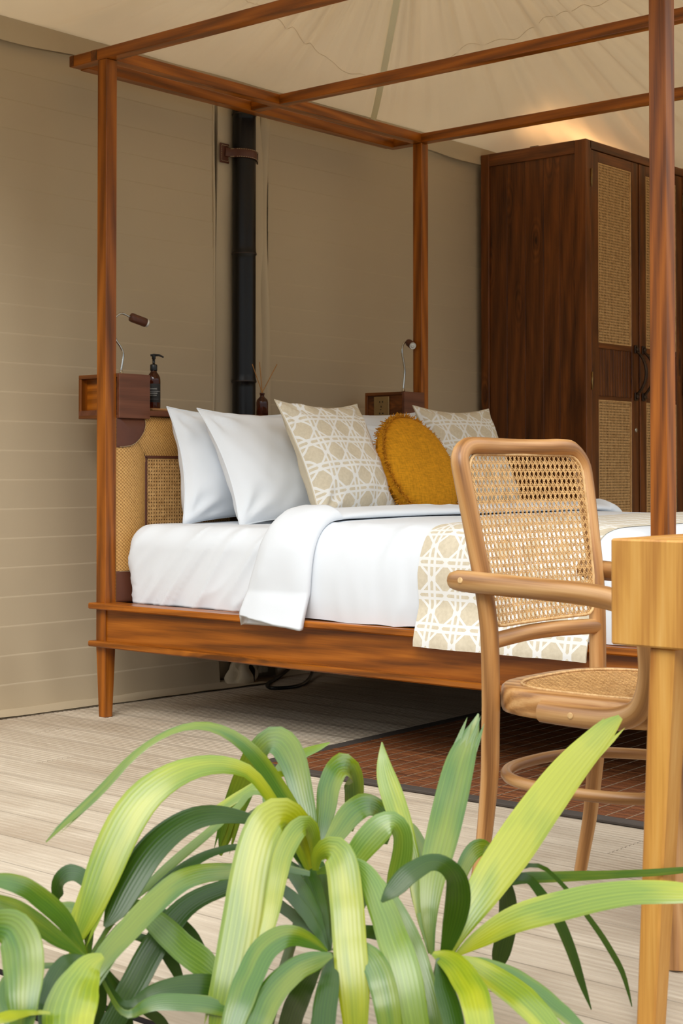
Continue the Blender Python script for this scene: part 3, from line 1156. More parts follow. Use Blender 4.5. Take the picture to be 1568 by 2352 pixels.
pillow('cushion', 'square beige lattice-print cushion behind the round mustard cushion', 'cushion', .48, .47, .14, (1.545, -.535, .690), R_(24), R_(-4), 27, [M_LATT, M_BEIGE], 'lattice cushions', uvc=.098)
# round mustard cushion with fringe
mc = thing('round_cushion', 'round mustard yellow cushion with a fringed edge', 'cushion', (1.03, -.60, .70))
RC_, TC_ = .208, .12
Rm = Matrix.Rotation(R_(4), 3, 'Z') @ Matrix.Rotation(R_(-24), 3, 'X')
CC = V((1.008, -.590, .862))
def disc(u, v, s):
    a = 2*pi*u
    r = RC_*v
    t = TC_/2*(max(0, 1-v**3.2))**.55
    w_ = .006*nz(cos(a)*v*4, sin(a)*v*4, s*3)+.004*nz(cos(a)*v*9, sin(a)*v*9, s*5)*v
    return CC+Rm @ V((r*cos(a), s*(t+.012+w_*(1-v)), r*sin(a)))
mb = MB()
mb.grid(lambda u, v: disc(u, v, -1), 64, 18)
mb.grid(lambda u, v: disc(1-u, v, 1), 64, 18)
mb.grid(lambda u, v: disc(u, 1, -1).lerp(disc(u, 1, 1), v), 64, 3)
mb.build('cover', M_MUST, mc)
mb = MB()
rf_ = random.Random(11)
for i in range(1700):
    a = rf_.uniform(0, 2*pi)
    s = -1 if i % 4 else 1
    l = rf_.uniform(.007, .014)
    b0 = CC+Rm @ V(((RC_-.002)*cos(a), s*.013, (RC_-.002)*sin(a)))
    d = Rm @ V((cos(a+rf_.uniform(-.5, .5)), s*rf_.uniform(.2, 1.3), sin(a+rf_.uniform(-.5, .5))))
    side_ = V((rf_.uniform(-1, 1), rf_.uniform(-1, 1), rf_.uniform(-1, 1)))*.009
    mb.tube([b0, b0+d*l*.55+side_*.6, b0+d*l+side_], [.0016, .0018, .0012], 4, up=(0, .3, 1))
tag(mb.build('fringe', M_FRINGE, mc), kind='stuff')
# ================================================================ SMALL THINGS AT THE HEADBOARD
M_RIM = plain('rim_glint', (226, 226, 222), .3, .4)  # chrome rim, its bright reflection put into a whitish colour
def reading_lamp(label, stem, head0, head1, baseat):
    t = thing('reading_lamp', label, 'lamp', baseat, 'reading lamps')
    b = V(baseat)
    MB().lathe([(.014, 0), (.014, .004), (.009, .006), (.006, .016), (.005, .02)], b, 16).build('base', M_CHROME, t)
    MB().tube([b+V((0, 0, .015))]+[V(p) for p in smooth_path(stem, 40)], .0042, 8).build('gooseneck', M_CHROME, t)
    h0, h1 = V(head0), V(head1)
    ax = (h1-h0)
    ln = ax.length
    sh = MB().lathe([(.009, 0), (.0155, .003), (.0165, .008), (.0165, ln*.92), (.0155, ln*.93)], h0, 20, axis=ax).build('lamp_shade', M_LEATHER, t)
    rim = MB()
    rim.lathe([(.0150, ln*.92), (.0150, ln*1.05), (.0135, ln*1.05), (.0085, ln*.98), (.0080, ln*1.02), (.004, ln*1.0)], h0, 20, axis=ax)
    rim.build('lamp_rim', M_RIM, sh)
    return t
reading_lamp('leather-wrapped reading lamp curving over the left box beside the pump bottle',
    [(.158, .10, 1.222), (.164, .10, 1.25), (.168, .10, 1.28), (.155, .10, 1.305), (.136, .10, 1.325), (.117, .10, 1.36), (.117, .10, 1.39), (.135, .10, 1.413), (.161, .10, 1.426), (.195, .10, 1.417), (.206, .098, 1.414)],
    (.201, .10, 1.416), (.268, .085, 1.397), (.158, .10, 1.2003))
reading_lamp('leather-wrapped reading lamp standing on the right box beside the far post',
    [(1.779, .08, 1.222), (1.785, .08, 1.262), (1.789, .08, 1.30), (1.78, .08, 1.34), (1.770, .08, 1.378), (1.774, .08, 1.407), (1.789, .079, 1.426), (1.800, .074, 1.426)],
    (1.802, .070, 1.425), (1.777, .026, 1.405), (1.779, .08, 1.2003))
# pump bottle on a small wooden tray
tray = MB().box((.225, .005, 1.0735), (.352, .125, 1.083), .002).build('tray', wood('honey', 0))
tag(tray, 'thin light wooden tray under the pump bottle', 'tray')
pb = thing('pump_bottle', 'brown glass pump bottle with a black label on the headboard shelf', 'bottle', (.289, .07, 1.083))
bc = V((.289, .07, 1.0832))
MB().lathe([(.0215, 0), (.0242, .003), (.0248, .007), (.0248, .104), (.0235, .115), (.018, .127), (.012, .135), (.0105, .140), (.0105, .146)], bc, 28).build('bottle', M_AMBER, pb)
lb = MB()
def lab(a0, a1, z0, z1, r):
    return lambda u, v: bc+V((r*cos(a0+(a1-a0)*u), r*sin(a0+(a1-a0)*u), z0+(z1-z0)*v))
a_c = math.atan2(-4.15, -3.82)
lb.grid(lab(a_c-1.0, a_c+1.3, .024, .092, .0252), 16, 1)
lo_ = lb.build('label', M_LABEL, pb)
def wrap_text(txt, size, a_start, z, name, r=.0255, mat=None, bold=0):
    cu = bpy.data.curves.new('txt', 'FONT')
    cu.body = txt
    cu.size = size
    cu.offset = bold
    ob = bpy.data.objects.new('txt', cu)
    COL.objects.link(ob)
    dg = bpy.context.evaluated_depsgraph_get()
    me = bpy.data.meshes.new_from_object(ob.evaluated_get(dg))
    bpy.data.objects.remove(ob)
    m2 = MB()
    vs = [bc+V((r*cos(a_start+p.co.x/r), r*sin(a_start+p.co.x/r), z+p.co.y)) for p in me.vertices]
    m2.add(vs, [list(q.vertices) for q in me.polygons])
    bpy.data.meshes.remove(me)
    return m2.build(name, mat or M_PRINT, lo_)
wrap_text('Serenité', .0086, a_c-.62, .071, 'print')
lr = MB().grid(lab(a_c-.62, a_c+1.1, .0635, .0643, .0255), 10, 1).build('print', M_PRINT, lo_)
wrap_text('LEMONGRASS', .0047, a_c-.62, .0555, 'print', bold=.0001)
wrap_text('BODY LOTION', .0040, a_c-.62, .048, 'print', bold=.0001)
MB().grid(lab(a_c-.62, a_c+.8, .0355, .0358, .0255), 10, 1).build('print', M_PRINT, lo_)
MB().lathe([(.0125, .140), (.0132, .143), (.0132, .160), (.012, .163), (.005, .164), (.005, .182), (.007, .183), (.007, .196), (.006, .199)], bc, 20).build('pump_collar', M_BLACK, pb)
ah = bc+V((0, 0, .194))
dx = V((.76, -.65, 0)).normalized()
MB().tube([ah-dx*.012+V((0, 0, .003)), ah+V((0, 0, .004)), ah+dx*.02+V((0, 0, .0035)), ah+dx*.036+V((0, 0, -.004))], [(.008, .004), (.009, .005), (.006, .004), (.004, .003)], 8, up=(0, 0, 1)).build('pump_nozzle', M_BLACK, pb)
# reed diffuser
rd = thing('reed_diffuser', 'small amber reed diffuser bottle on the shelf by the black pole', 'diffuser', (.823, .03, 1.0735))
rc = V((.823, .03, 1.0737))
MB().lathe([(.0212, 0), (.0236, .003), (.0236, .050), (.021, .061), (.012, .070), (.0085, .074), (.0085, .081), (.0100, .082), (.0100, .087), (.008, .088)], rc, 26).build('bottle', M_AMBER, rd)
for tip in ((.772, .035, 1.272), (.829, .05, 1.284), (.897, .02, 1.277)):
    MB().tube([rc+V((0, 0, .02)), rc+V((0, 0, .086))+(V(tip)-rc)*.04, V(tip)], .0017, 6).build('reed', M_REED, rd)

# ================================================================ BLACK BAMBOO POLE AND LEATHER STRAP
pole = thing('bamboo_pole', 'black bamboo tent pole against the canvas wall behind the headboard', 'pole', (.968, .268, 0))
PC = V((.968, .268, 0))
nodes = [0.35, 1.222, 1.742, 2.312]
prof = []
z = 0
R0 = .0475
zz = [0.0]
for nn in nodes: zz += [nn-.025, nn-.008, nn-.003, nn, nn+.003, nn+.012, nn+.03]
zz += [2.385]
for z in zz:
    r = R0
    for nn in nodes:
        d = z-nn
        if abs(d) < .03: r += {True: .0035, False: .001}[abs(d) < .006]*(1 if abs(d) < .02 else 0)-.0015*(abs(d+.008) < .002)
    prof.append((r, z))
MB().lathe(prof, PC, 32).build('culm', M_BAMBOO, pole)
M_NODE = plain('bamboo_node', (52, 34, 22), .5)
for nn in nodes:
    MB().lathe([(R0+.0025, nn-.004), (R0+.0042, nn), (R0+.0025, nn+.004)], PC, 32).build('node_ring', M_NODE, pole)
st = thing('leather_strap', 'brown stitched leather strap buckled round the top of the black pole', 'strap', (.80, .25, 2.14))
mb = MB()
# plate
plc = V((.822, .262, 2.148))
mb.box((.858, .296, 2.107), (.910, .303, 2.186), .006)
mb.build('strap_plate', M_LEATHER, st)
ring = [(.865, 2.115), (.865, 2.178), (.903, 2.178), (.903, 2.115)]
mb = MB()
for (a, b) in zip(ring, ring[1:]+ring[:1]):
    for k in range(7):
        p, q = [V((a[0]+(b[0]-a[0])*t, .2952, a[1]+(b[1]-a[1])*t)) for t in ((k+.1)/7, (k+.75)/7)]
        mb.tube([p, q], .0009, 4)
tag(mb.build('strap_stitching', M_STITCH, st), kind='stuff')
band = []
for k in range(19):
    a = pi*1.0+pi*k/18
    band.append(V((PC.x+.0515*cos(a), PC.y+.0515*sin(a), 2.150-.012*k/18)))
band = [V((.883, .292, 2.152)), V((.908, .286, 2.151))]+band[1:]+[V((1.026, .276, 2.136))]
MB().tube(band, [(.0022, .019)]*len(band), 10, up=(0, 0, 1)).build('strap_band', M_LEATHER, st)
mb = MB()
for dz in (-.0155, .0155):
    for k in range(len(band)-2):
        a, b = band[k+1], band[k+1].lerp(band[k+2], .6)
        c_ = V((PC.x, PC.y, 0))
        o_ = lambda p: p+((p-c_)*V((1, 1, 0)).x if False else V(((p.x-PC.x), (p.y-PC.y), 0)).normalized()*.0024)+V((0, 0, dz))
        mb.tube([o_(a), o_(b)], .0009, 4)
tag(mb.build('strap_stitching', M_STITCH, st), kind='stuff')
bk = V((1.018, .245, 2.142))
MB().tube([bk+V(p) for p in ((-.012, -.004, -.024), (-.012, -.004, .024), (.012, .008, .024), (.012, .008, -.024))], .003, 6, closed=True).build('buckle', M_IRON, st)
# cable under the bed
cb = MB().tube([(p[0], p[1], .0075+p[2]) for p in smooth_path([(1.25, .26, .03), (1.12, .22, .0), (.95, .12, .0), (.88, .03, .0), (.97, -.01, .0), (1.12, .06, .0), (1.28, .17, .02), (1.36, .22, .1)], 50)], .007, 8).build('power_cable', M_BLACK)
tag(cb, 'black cable looped on the floor under the head of the bed', 'cable')

# ================================================================ WARDROBE
WD0, WD1, WF, WB, WT = 2.661, 3.655, -.314, .285, 2.416
wd = thing('wardrobe', 'tall dark wood wardrobe with cane-panelled doors beside the bed', 'wardrobe', ((WD0+WD1)/2, 0, 0))
UX, UY, UZ = wood('walnut', 0), wood('walnut', 1), wood('walnut', 2)
# side frame (near side): two stiles and rails, panel boards recessed
MB().box((WD0, WF, 0), (WD0+.05, WF+.062, WT), .002).build('corner_stile', UZ, wd)
MB().box((WD0, WB-.048, 0), (WD0+.04, WB, WT), .002).build('corner_stile', UZ, wd)
MB().box((WD0, WF+.062, WT-.062), (WD0+.035, WB-.048, WT), .002).build('side_rail', UY, wd)
MB().box((WD0, WF+.062, 0), (WD0+.035, WB-.048, .10), .002).build('side_rail', UY, wd)
bw = [(WF+.062, WF+.15), (WF+.15, WF+.24), (WF+.24, WF+.345), (WF+.345, WF+.45), (WF+.45, WB-.048)]
for k, (a, b) in enumerate(bw):
    MB().box((WD0+.009+.0008*(k % 2), a+.0006, .10), (WD0+.022, b-.0006, WT-.062), .0012).build('side_board', UZ, wd)
MB().box((WD0+.04, WF, WT-.040), (WD1, WB, WT), .002).build('top_board', UX, wd)
MB().box((WD1-.04, WF, 0), (WD1, WB, WT-.04), .002).build('far_side', UZ, wd)
MB().box((WD0+.04, WB-.02, 0), (WD1-.04, WB, WT-.04), 0).build('back_board', UZ, wd)
MB().box((WD0+.05, WF+.004, 0), (WD1-.04, WF+.05, .10), .002).build('plinth', UX, wd)
DX0, DX1, DZ0, DZ1 = WD0+.052, 3.152, .104, WT-.044
DW = DX1-DX0
def door(x0, x1, mirror):
    fr = .064
    yb = WF+.006
    mb = MB()
    a, b = x0, x1
    mb.box((a, yb-.004, DZ0), (a+fr, yb+.020, DZ1), .002)
    mb.box((b-fr, yb-.004, DZ0), (b, yb+.020, DZ1), .002)
    d = mb.build('door', UZ, wd)
    rails = [(DZ0, DZ0+.07), (1.196, 1.214), (1.440, 1.466), (DZ1-.05, DZ1)]
    for r0, r1 in rails:
        MB().box((a+fr, yb-.003, r0), (b-fr, yb+.019, r1), .0015).build('door_rail', UX, d)
    for z0, z1 in ((DZ0+.07, 1.196), (1.466, DZ1-.05)):
        u0, u1 = a+fr, b-fr
        mb = MB()
        zc0 = max(z0, .5)
        cane(mb, lambda u, v: u0 < u < u1 and zc0 < v < z1, (u0, u1, zc0, z1), .0135, .0029, lambda u, v, o: V((u, yb+.006-o, v)), step=.5, d_off=.0008)
        tag(mb.build('cane_webbing', M_CANEPALE, d), kind='stuff')
        mb = MB()
        for lo, hi in (((u0, z0), (u0+.007, z1)), ((u1-.007, z0), (u1, z1)), ((u0+.007, z1-.007), (u1-.007, z1)), ((u0+.007, z0), (u1-.007, z0+.007))):
            mb.box((lo[0], yb-.002, lo[1]), (hi[0], yb+.006, hi[1]), .001)
        mb.build('cane_beading', M_CANEPALE, d)
        MB().box((u0, yb+.014, z0), (u1, yb+.018, z1), 0).build('inner_shade_sheet', M_DARK, d)  # dark sheet standing in for the shade inside the wardrobe
    n = 13
    sw = (b-a-2*fr)/n
    for k in range(n):
        MB().box((a+fr+k*sw+.0019, yb+.002, 1.214), (a+fr+(k+1)*sw-.0019, yb+.014, 1.440), .0015).build('slat', UZ, d)
    MB().box((a+fr, yb+.0145, 1.214), (b-fr, yb+.018, 1.440), 0).build('inner_shade_sheet', M_DARK, d)  # dark sheet behind the slats, painted shade of the interior
    hx = (b-.030) if not mirror else (a+.030)
    pts = [(hx, yb-.006, 1.225), (hx, yb-.018, 1.238), (hx, yb-.040, 1.262), (hx, yb-.058, 1.30), (hx, yb-.064, 1.338), (hx, yb-.058, 1.376), (hx, yb-.040, 1.414), (hx, yb-.018, 1.438), (hx, yb-.006, 1.451)]
    P = smooth_path(pts, 26)
    mb = MB()
    mb.tube(P, [(.0075+.003*sin(pi*i/25), .005+.002*sin(pi*i/25)) for i in range(26)], 10, up=(0, -1, 0))
    for zc in (1.222, 1.454):
        mb.box((hx-.015, yb-.012, zc-.020), (hx+.015, yb-.004, zc+.020), .007)
        mb.lathe([(.013, 0), (.012, .006), (.006, .010)], (hx, yb-.012, zc), 14, axis=(0, -1, 0))
    mb.build('handle', M_IRON, d)
    ex = a if not mirror else b
    for zc in (2.24, 1.282, .4):
        mb = MB()
        mb.lathe([(.005, -.042), (.005, .042)], (ex-.004 if not mirror else ex+.004, yb-.008, zc), 10)
        mb.build('hinge', M_BRASS, d)
    if not mirror:
        mb = MB()
        mb.lathe([(.012, 0), (.012, .002), (.007, .004)], (b-.024, yb-.004, 1.058), 16, axis=(0, -1, 0))
        mb.build('keyhole', M_CHROME, d)
    return d
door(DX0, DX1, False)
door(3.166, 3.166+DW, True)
# warm uplight lying on top of the wardrobe, out of sight from below
ul = thing('uplight', 'slim light bar lying on top of the wardrobe, its warm glow on the canvas', 'lamp', (3.0, .06, WT))
MB().box((2.70, -.025, WT+.0005), (3.60, .025, WT+.014), .003).build('light_bar', M_BLACK, ul)
pl = bpy.data.lights.new('uplight_bulb', 'AREA')
pl.energy = .8
pl.color = (1.0, .6, .28)
pl.shape = 'RECTANGLE'
pl.size = .9
pl.size_y = .03
lo2 = bpy.data.objects.new('uplight_bulb', pl)
link(lo2, ul)
lo2.location = (.15, -.06, .018)
lo2.rotation_euler = (pi, 0, 0)
# ================================================================ CHAIR
ch = thing('cane_armchair', 'bentwood armchair with cane seat and back, drawn up to the table', 'chair', (-.897, -2.5, 0))
HZ = HX = HY = wood('honey', 3)
HSEAT = wood('honey', 1)
XA, XB = -1.094, -.700
def stile_y(z):
    K = [(0, -2.338), (.12, -2.362), (.257, -2.380), (.42, -2.383), (.55, -2.381), (.64, -2.372), (.76, -2.352), (.88, -2.330), (.95, -2.318)]
    for (a, ya), (b, yb) in zip(K, K[1:]):
        if z <= b: return ya+(yb-ya)*(z-a)/(b-a)
    return K[-1][1]
def stile_x(z, s):
    sp = .030*max(0, (z-.52)/.36) if z > .52 else 0
    return (XA-sp) if s < 0 else (XB+sp)
# back frame: one bent piece over both stiles
bp = []
for z in (0, .06, .12, .2, .28, .36, .42, .55, .64, .72, .79, .845): bp.append((stile_x(z, -1), stile_y(z), z))
xl, xr, zt = stile_x(.905, -1), stile_x(.905, 1), .905
bp += [(xl+.006, stile_y(.885), .883), (xl+.030, stile_y(.903), .903), (xl+.075, stile_y(.906)-.001, .9065)]
bp += [(xl+.14, stile_y(.906)+.008, .906), ((xl+xr)/2, stile_y(.906)+.015, .9055), (xr-.14, stile_y(.906)+.008, .906)]
bp += [(xr-.085, stile_y(.906)-.001, .9075), (xr-.040, stile_y(.903), .902), (xr-.008, stile_y(.875), .872)]
for z in (.83, .79, .72, .64, .55, .42, .36, .28, .2, .12, .06, 0): bp.append((stile_x(z, 1), stile_y(z), z))
q = smooth_path(bp, 130)
MB().tube(q, [.0132+.0046*min(1, p[2]/.3) for p in q], 12).build('back_frame', HZ, ch)
zb = .533
MB().tube(smooth_path([(XA+.005, stile_y(zb), zb-.004), (XA+.12, stile_y(zb)+.010, zb), ((XA+XB)/2, stile_y(zb)+.013, zb+.001), (XB-.12, stile_y(zb)+.010, zb), (XB-.005, stile_y(zb), zb-.004)], 24), (.0162), 10).build('back_rail', HX, ch)
# cane back
Z0, Z1 = .556, .890
def bk_in(u, v, m=.0):
    if not (Z0+m < v < Z1-m): return False
    a, b = stile_x(v, -1)+.0165+m, stile_x(v, 1)-.0165-m
    if not (a < u < b): return False
    r = .045
    for cx, sx in ((a+r, -1), (b-r, 1)):
        for cz, sz in ((Z1-m-r, 1), (Z0+m+r*.6, -1)):
            rr_ = r if sz > 0 else r*.6
            cxx = a+rr_ if sx < 0 else b-rr_
            if (u-cxx)*sx > 0 and (v-cz)*sz > 0 and (u-cxx)**2+(v-cz)**2 > rr_*rr_: return False
    return True
def bk_pt(u, v, o):
    c = (u-(XA+XB)/2)/.2
    return V((u, stile_y(v)+.014*max(0, 1-c*c)-.004-o, v))
mb = MB()
cane(mb, bk_in, (XA-.03, XB+.03, Z0, Z1), .0156, .0018, bk_pt, step=.03, d_off=.0011)
tag(mb.build('cane_back', M_RATTAN, ch), kind='stuff')
# spline round the cane
ring = []
N = 120
for k in range(N):
    a = 2*pi*k/N
    d = V((cos(a), sin(a)))
    c = V(((XA+XB)/2, (Z0+Z1)/2))
    lo, hi = 0, .5
    for _ in range(20):
        m_ = (lo+hi)/2
        p = c+d*m_
        if bk_in(p.x, p.y): lo = m_
        else: hi = m_
    p = c+d*lo
    ring.append(bk_pt(p.x, p.y, .002))
MB().tube(ring, (.0034), 6, closed=True).build('cane_spline', M_CANEPALE, ch)
# arms
for s in (-1, 1):
    ox = lambda x: x if s < 0 else (XA+XB)-x
    P = [(ox(-1.130), -2.318, .646, .016), (ox(-1.131), -2.335, .646, .0205), (ox(-1.131), -2.40, .643, .021), (ox(-1.134), -2.52, .639, .0205), (ox(-1.136), -2.63, .634, .021), (ox(-1.136), -2.695, .622, .021),
         (ox(-1.135), -2.735, .590, .020), (ox(-1.133), -2.745, .535, .0195), (ox(-1.131), -2.742, .478, .020), (ox(-1.128), -2.722, .436, .021), (ox(-1.124), -2.675, .415, .0215), (ox(-1.121), -2.60, .411, .021), (ox(-1.119), -2.515, .412, .0205)]
    q = smooth_path(P, 60)
    MB().tube([p[:3] for p in q], [p[3] for p in q], 12).build('arm', HY, ch)
for (p, ax) in (((-1.1505, -2.352, .648), (-1, 0, .1)), ((-1.141, -2.59, .414), (-1, 0, .05))):
    MB().lathe([(.006, 0), (.006, .0012), (.004, .0016)], p, 12, axis=ax).build('plug', M_CANEPALE, ch)
# seat
SC = V(((XA+XB)/2, -2.575, 0))
def sup(a, rx, ry, n=3.0):
    c, s_ = cos(a), sin(a)
    return V((rx*abs(c)**(2/n)*(1 if c > 0 else -1), ry*abs(s_)**(2/n)*(1 if s_ > 0 else -1), 0))
SRX, SRY = .220, .224
mb = MB()
N = 72
prof = [(1.0, .396), (1.012, .405), (1.015, .425), (1.006, .440), (.985, .445), (.86, .445), (.82, .441), (.82, .405), (.86, .396)]
vs = [SC+sup(2*pi*k/N, SRX*r, SRY*r)+V((0, 0, z)) for r, z in prof for k in range(N)]
m = len(prof)
fs = [[i*N+k, i*N+(k+1) % N, ((i+1) % m)*N+(k+1) % N, ((i+1) % m)*N+k] for i in range(m) for k in range(N)]
mb.add(vs, fs, 0, True)
mb.build('seat_frame', HSEAT, ch)
def seat_in(u, v):
    return (abs(u-SC.x)/(SRX*.845))**2.7+(abs(v-SC.y)/(SRY*.845))**2.7 < 1
mb = MB()
cane(mb, seat_in, (SC.x-SRX, SC.x+SRX, SC.y-SRY, SC.y+SRY), .0150, .0026, lambda u, v, o: V((u, v, .4415-.003*(1-((u-SC.x)/SRX)**2-((v-SC.y)/SRY)**2)+o)), step=.03)
tag(mb.build('cane_seat', M_RATTAN, ch), kind='stuff')
MB().tube([SC+sup(2*pi*k/N, SRX*.85, SRY*.85)+V((0, 0, .4455)) for k in range(N)], (.0028), 6, closed=True).build('cane_spline', M_CANEPALE, ch)
# front legs
for s in (-1, 1):
    ox = lambda x: x if s < 0 else (XA+XB)-x
    q = smooth_path([(ox(-1.055), -2.742, .42, .018), (ox(-1.075), -2.762, .3, .0185), (ox(-1.105), -2.782, .15, .017), (ox(-1.140), -2.800, 0, .0145)], 16)
    MB().tube([p[:3] for p in q], [p[3] for p in q], 12).build('leg', HZ, ch)
MB().tube([V(((XA+XB)/2, -2.556, .268))+sup(2*pi*k/80, .216, .212, 2.4) for k in range(80)], (.0115), 10, closed=True).build('ring_stretcher', HY, ch)

# ================================================================ TABLE
tb = thing('wooden_table', 'pale golden wooden table with a thick square-edged top and splayed legs', 'table', (-1.0, -3.5, 0))
SLY, SLZ, SLX = wood('slab', 1), wood('slab', 2), wood('slab', 0)
X0, X1, Y1, Y0 = -1.460, -.62, -2.861, -4.30
MB().box((X0, Y0, .590), (X0+.045, Y1, .753), .003).build('apron', SLZ, tb)
MB().box((X1-.045, Y0, .590), (X1, Y1, .753), .003).build('apron', SLY, tb)
MB().box((X0+.0455, Y1-.045, .592), (X1-.0455, Y1, .753), .003).build('apron', SLX, tb)
MB().box((X0+.0455, Y0, .592), (X1-.0455, Y0+.045, .753), .003).build('apron', SLX, tb)
for k in range(5):
    w = (X1-X0-.091)/5
    MB().box((X0+.0455+k*w+.0005, Y0+.0455, .733), (X0+.0455+(k+1)*w-.0005, Y1-.0455, .7528), .0015).build('top_board', SLY, tb)
for sx, sy in ((0, 0), (1, 0), (0, 1), (1, 1)):
    xx = X0+.012 if sx == 0 else X1-.012-.052
    yy = Y1-.060-.042 if sy == 0 else Y0+.060
    dx_, dy_ = (-.004 if sx == 0 else .004), (.034 if sy == 0 else -.030)
    MB().box((xx, yy, 0), (xx+.052, yy+.042, .5898), .003, top=(dx_*.5, dy_, .74, .74)).build('leg', SLZ, tb)
MB().box((X0+.06, Y1-.105, .540), (X1-.06, Y1-.075, .5895), .002).build('cross_bar', SLX, tb)
MB().box((X0+.06, Y0+.075, .540), (X1-.06, Y0+.105, .5895), .002).build('cross_bar', SLX, tb)
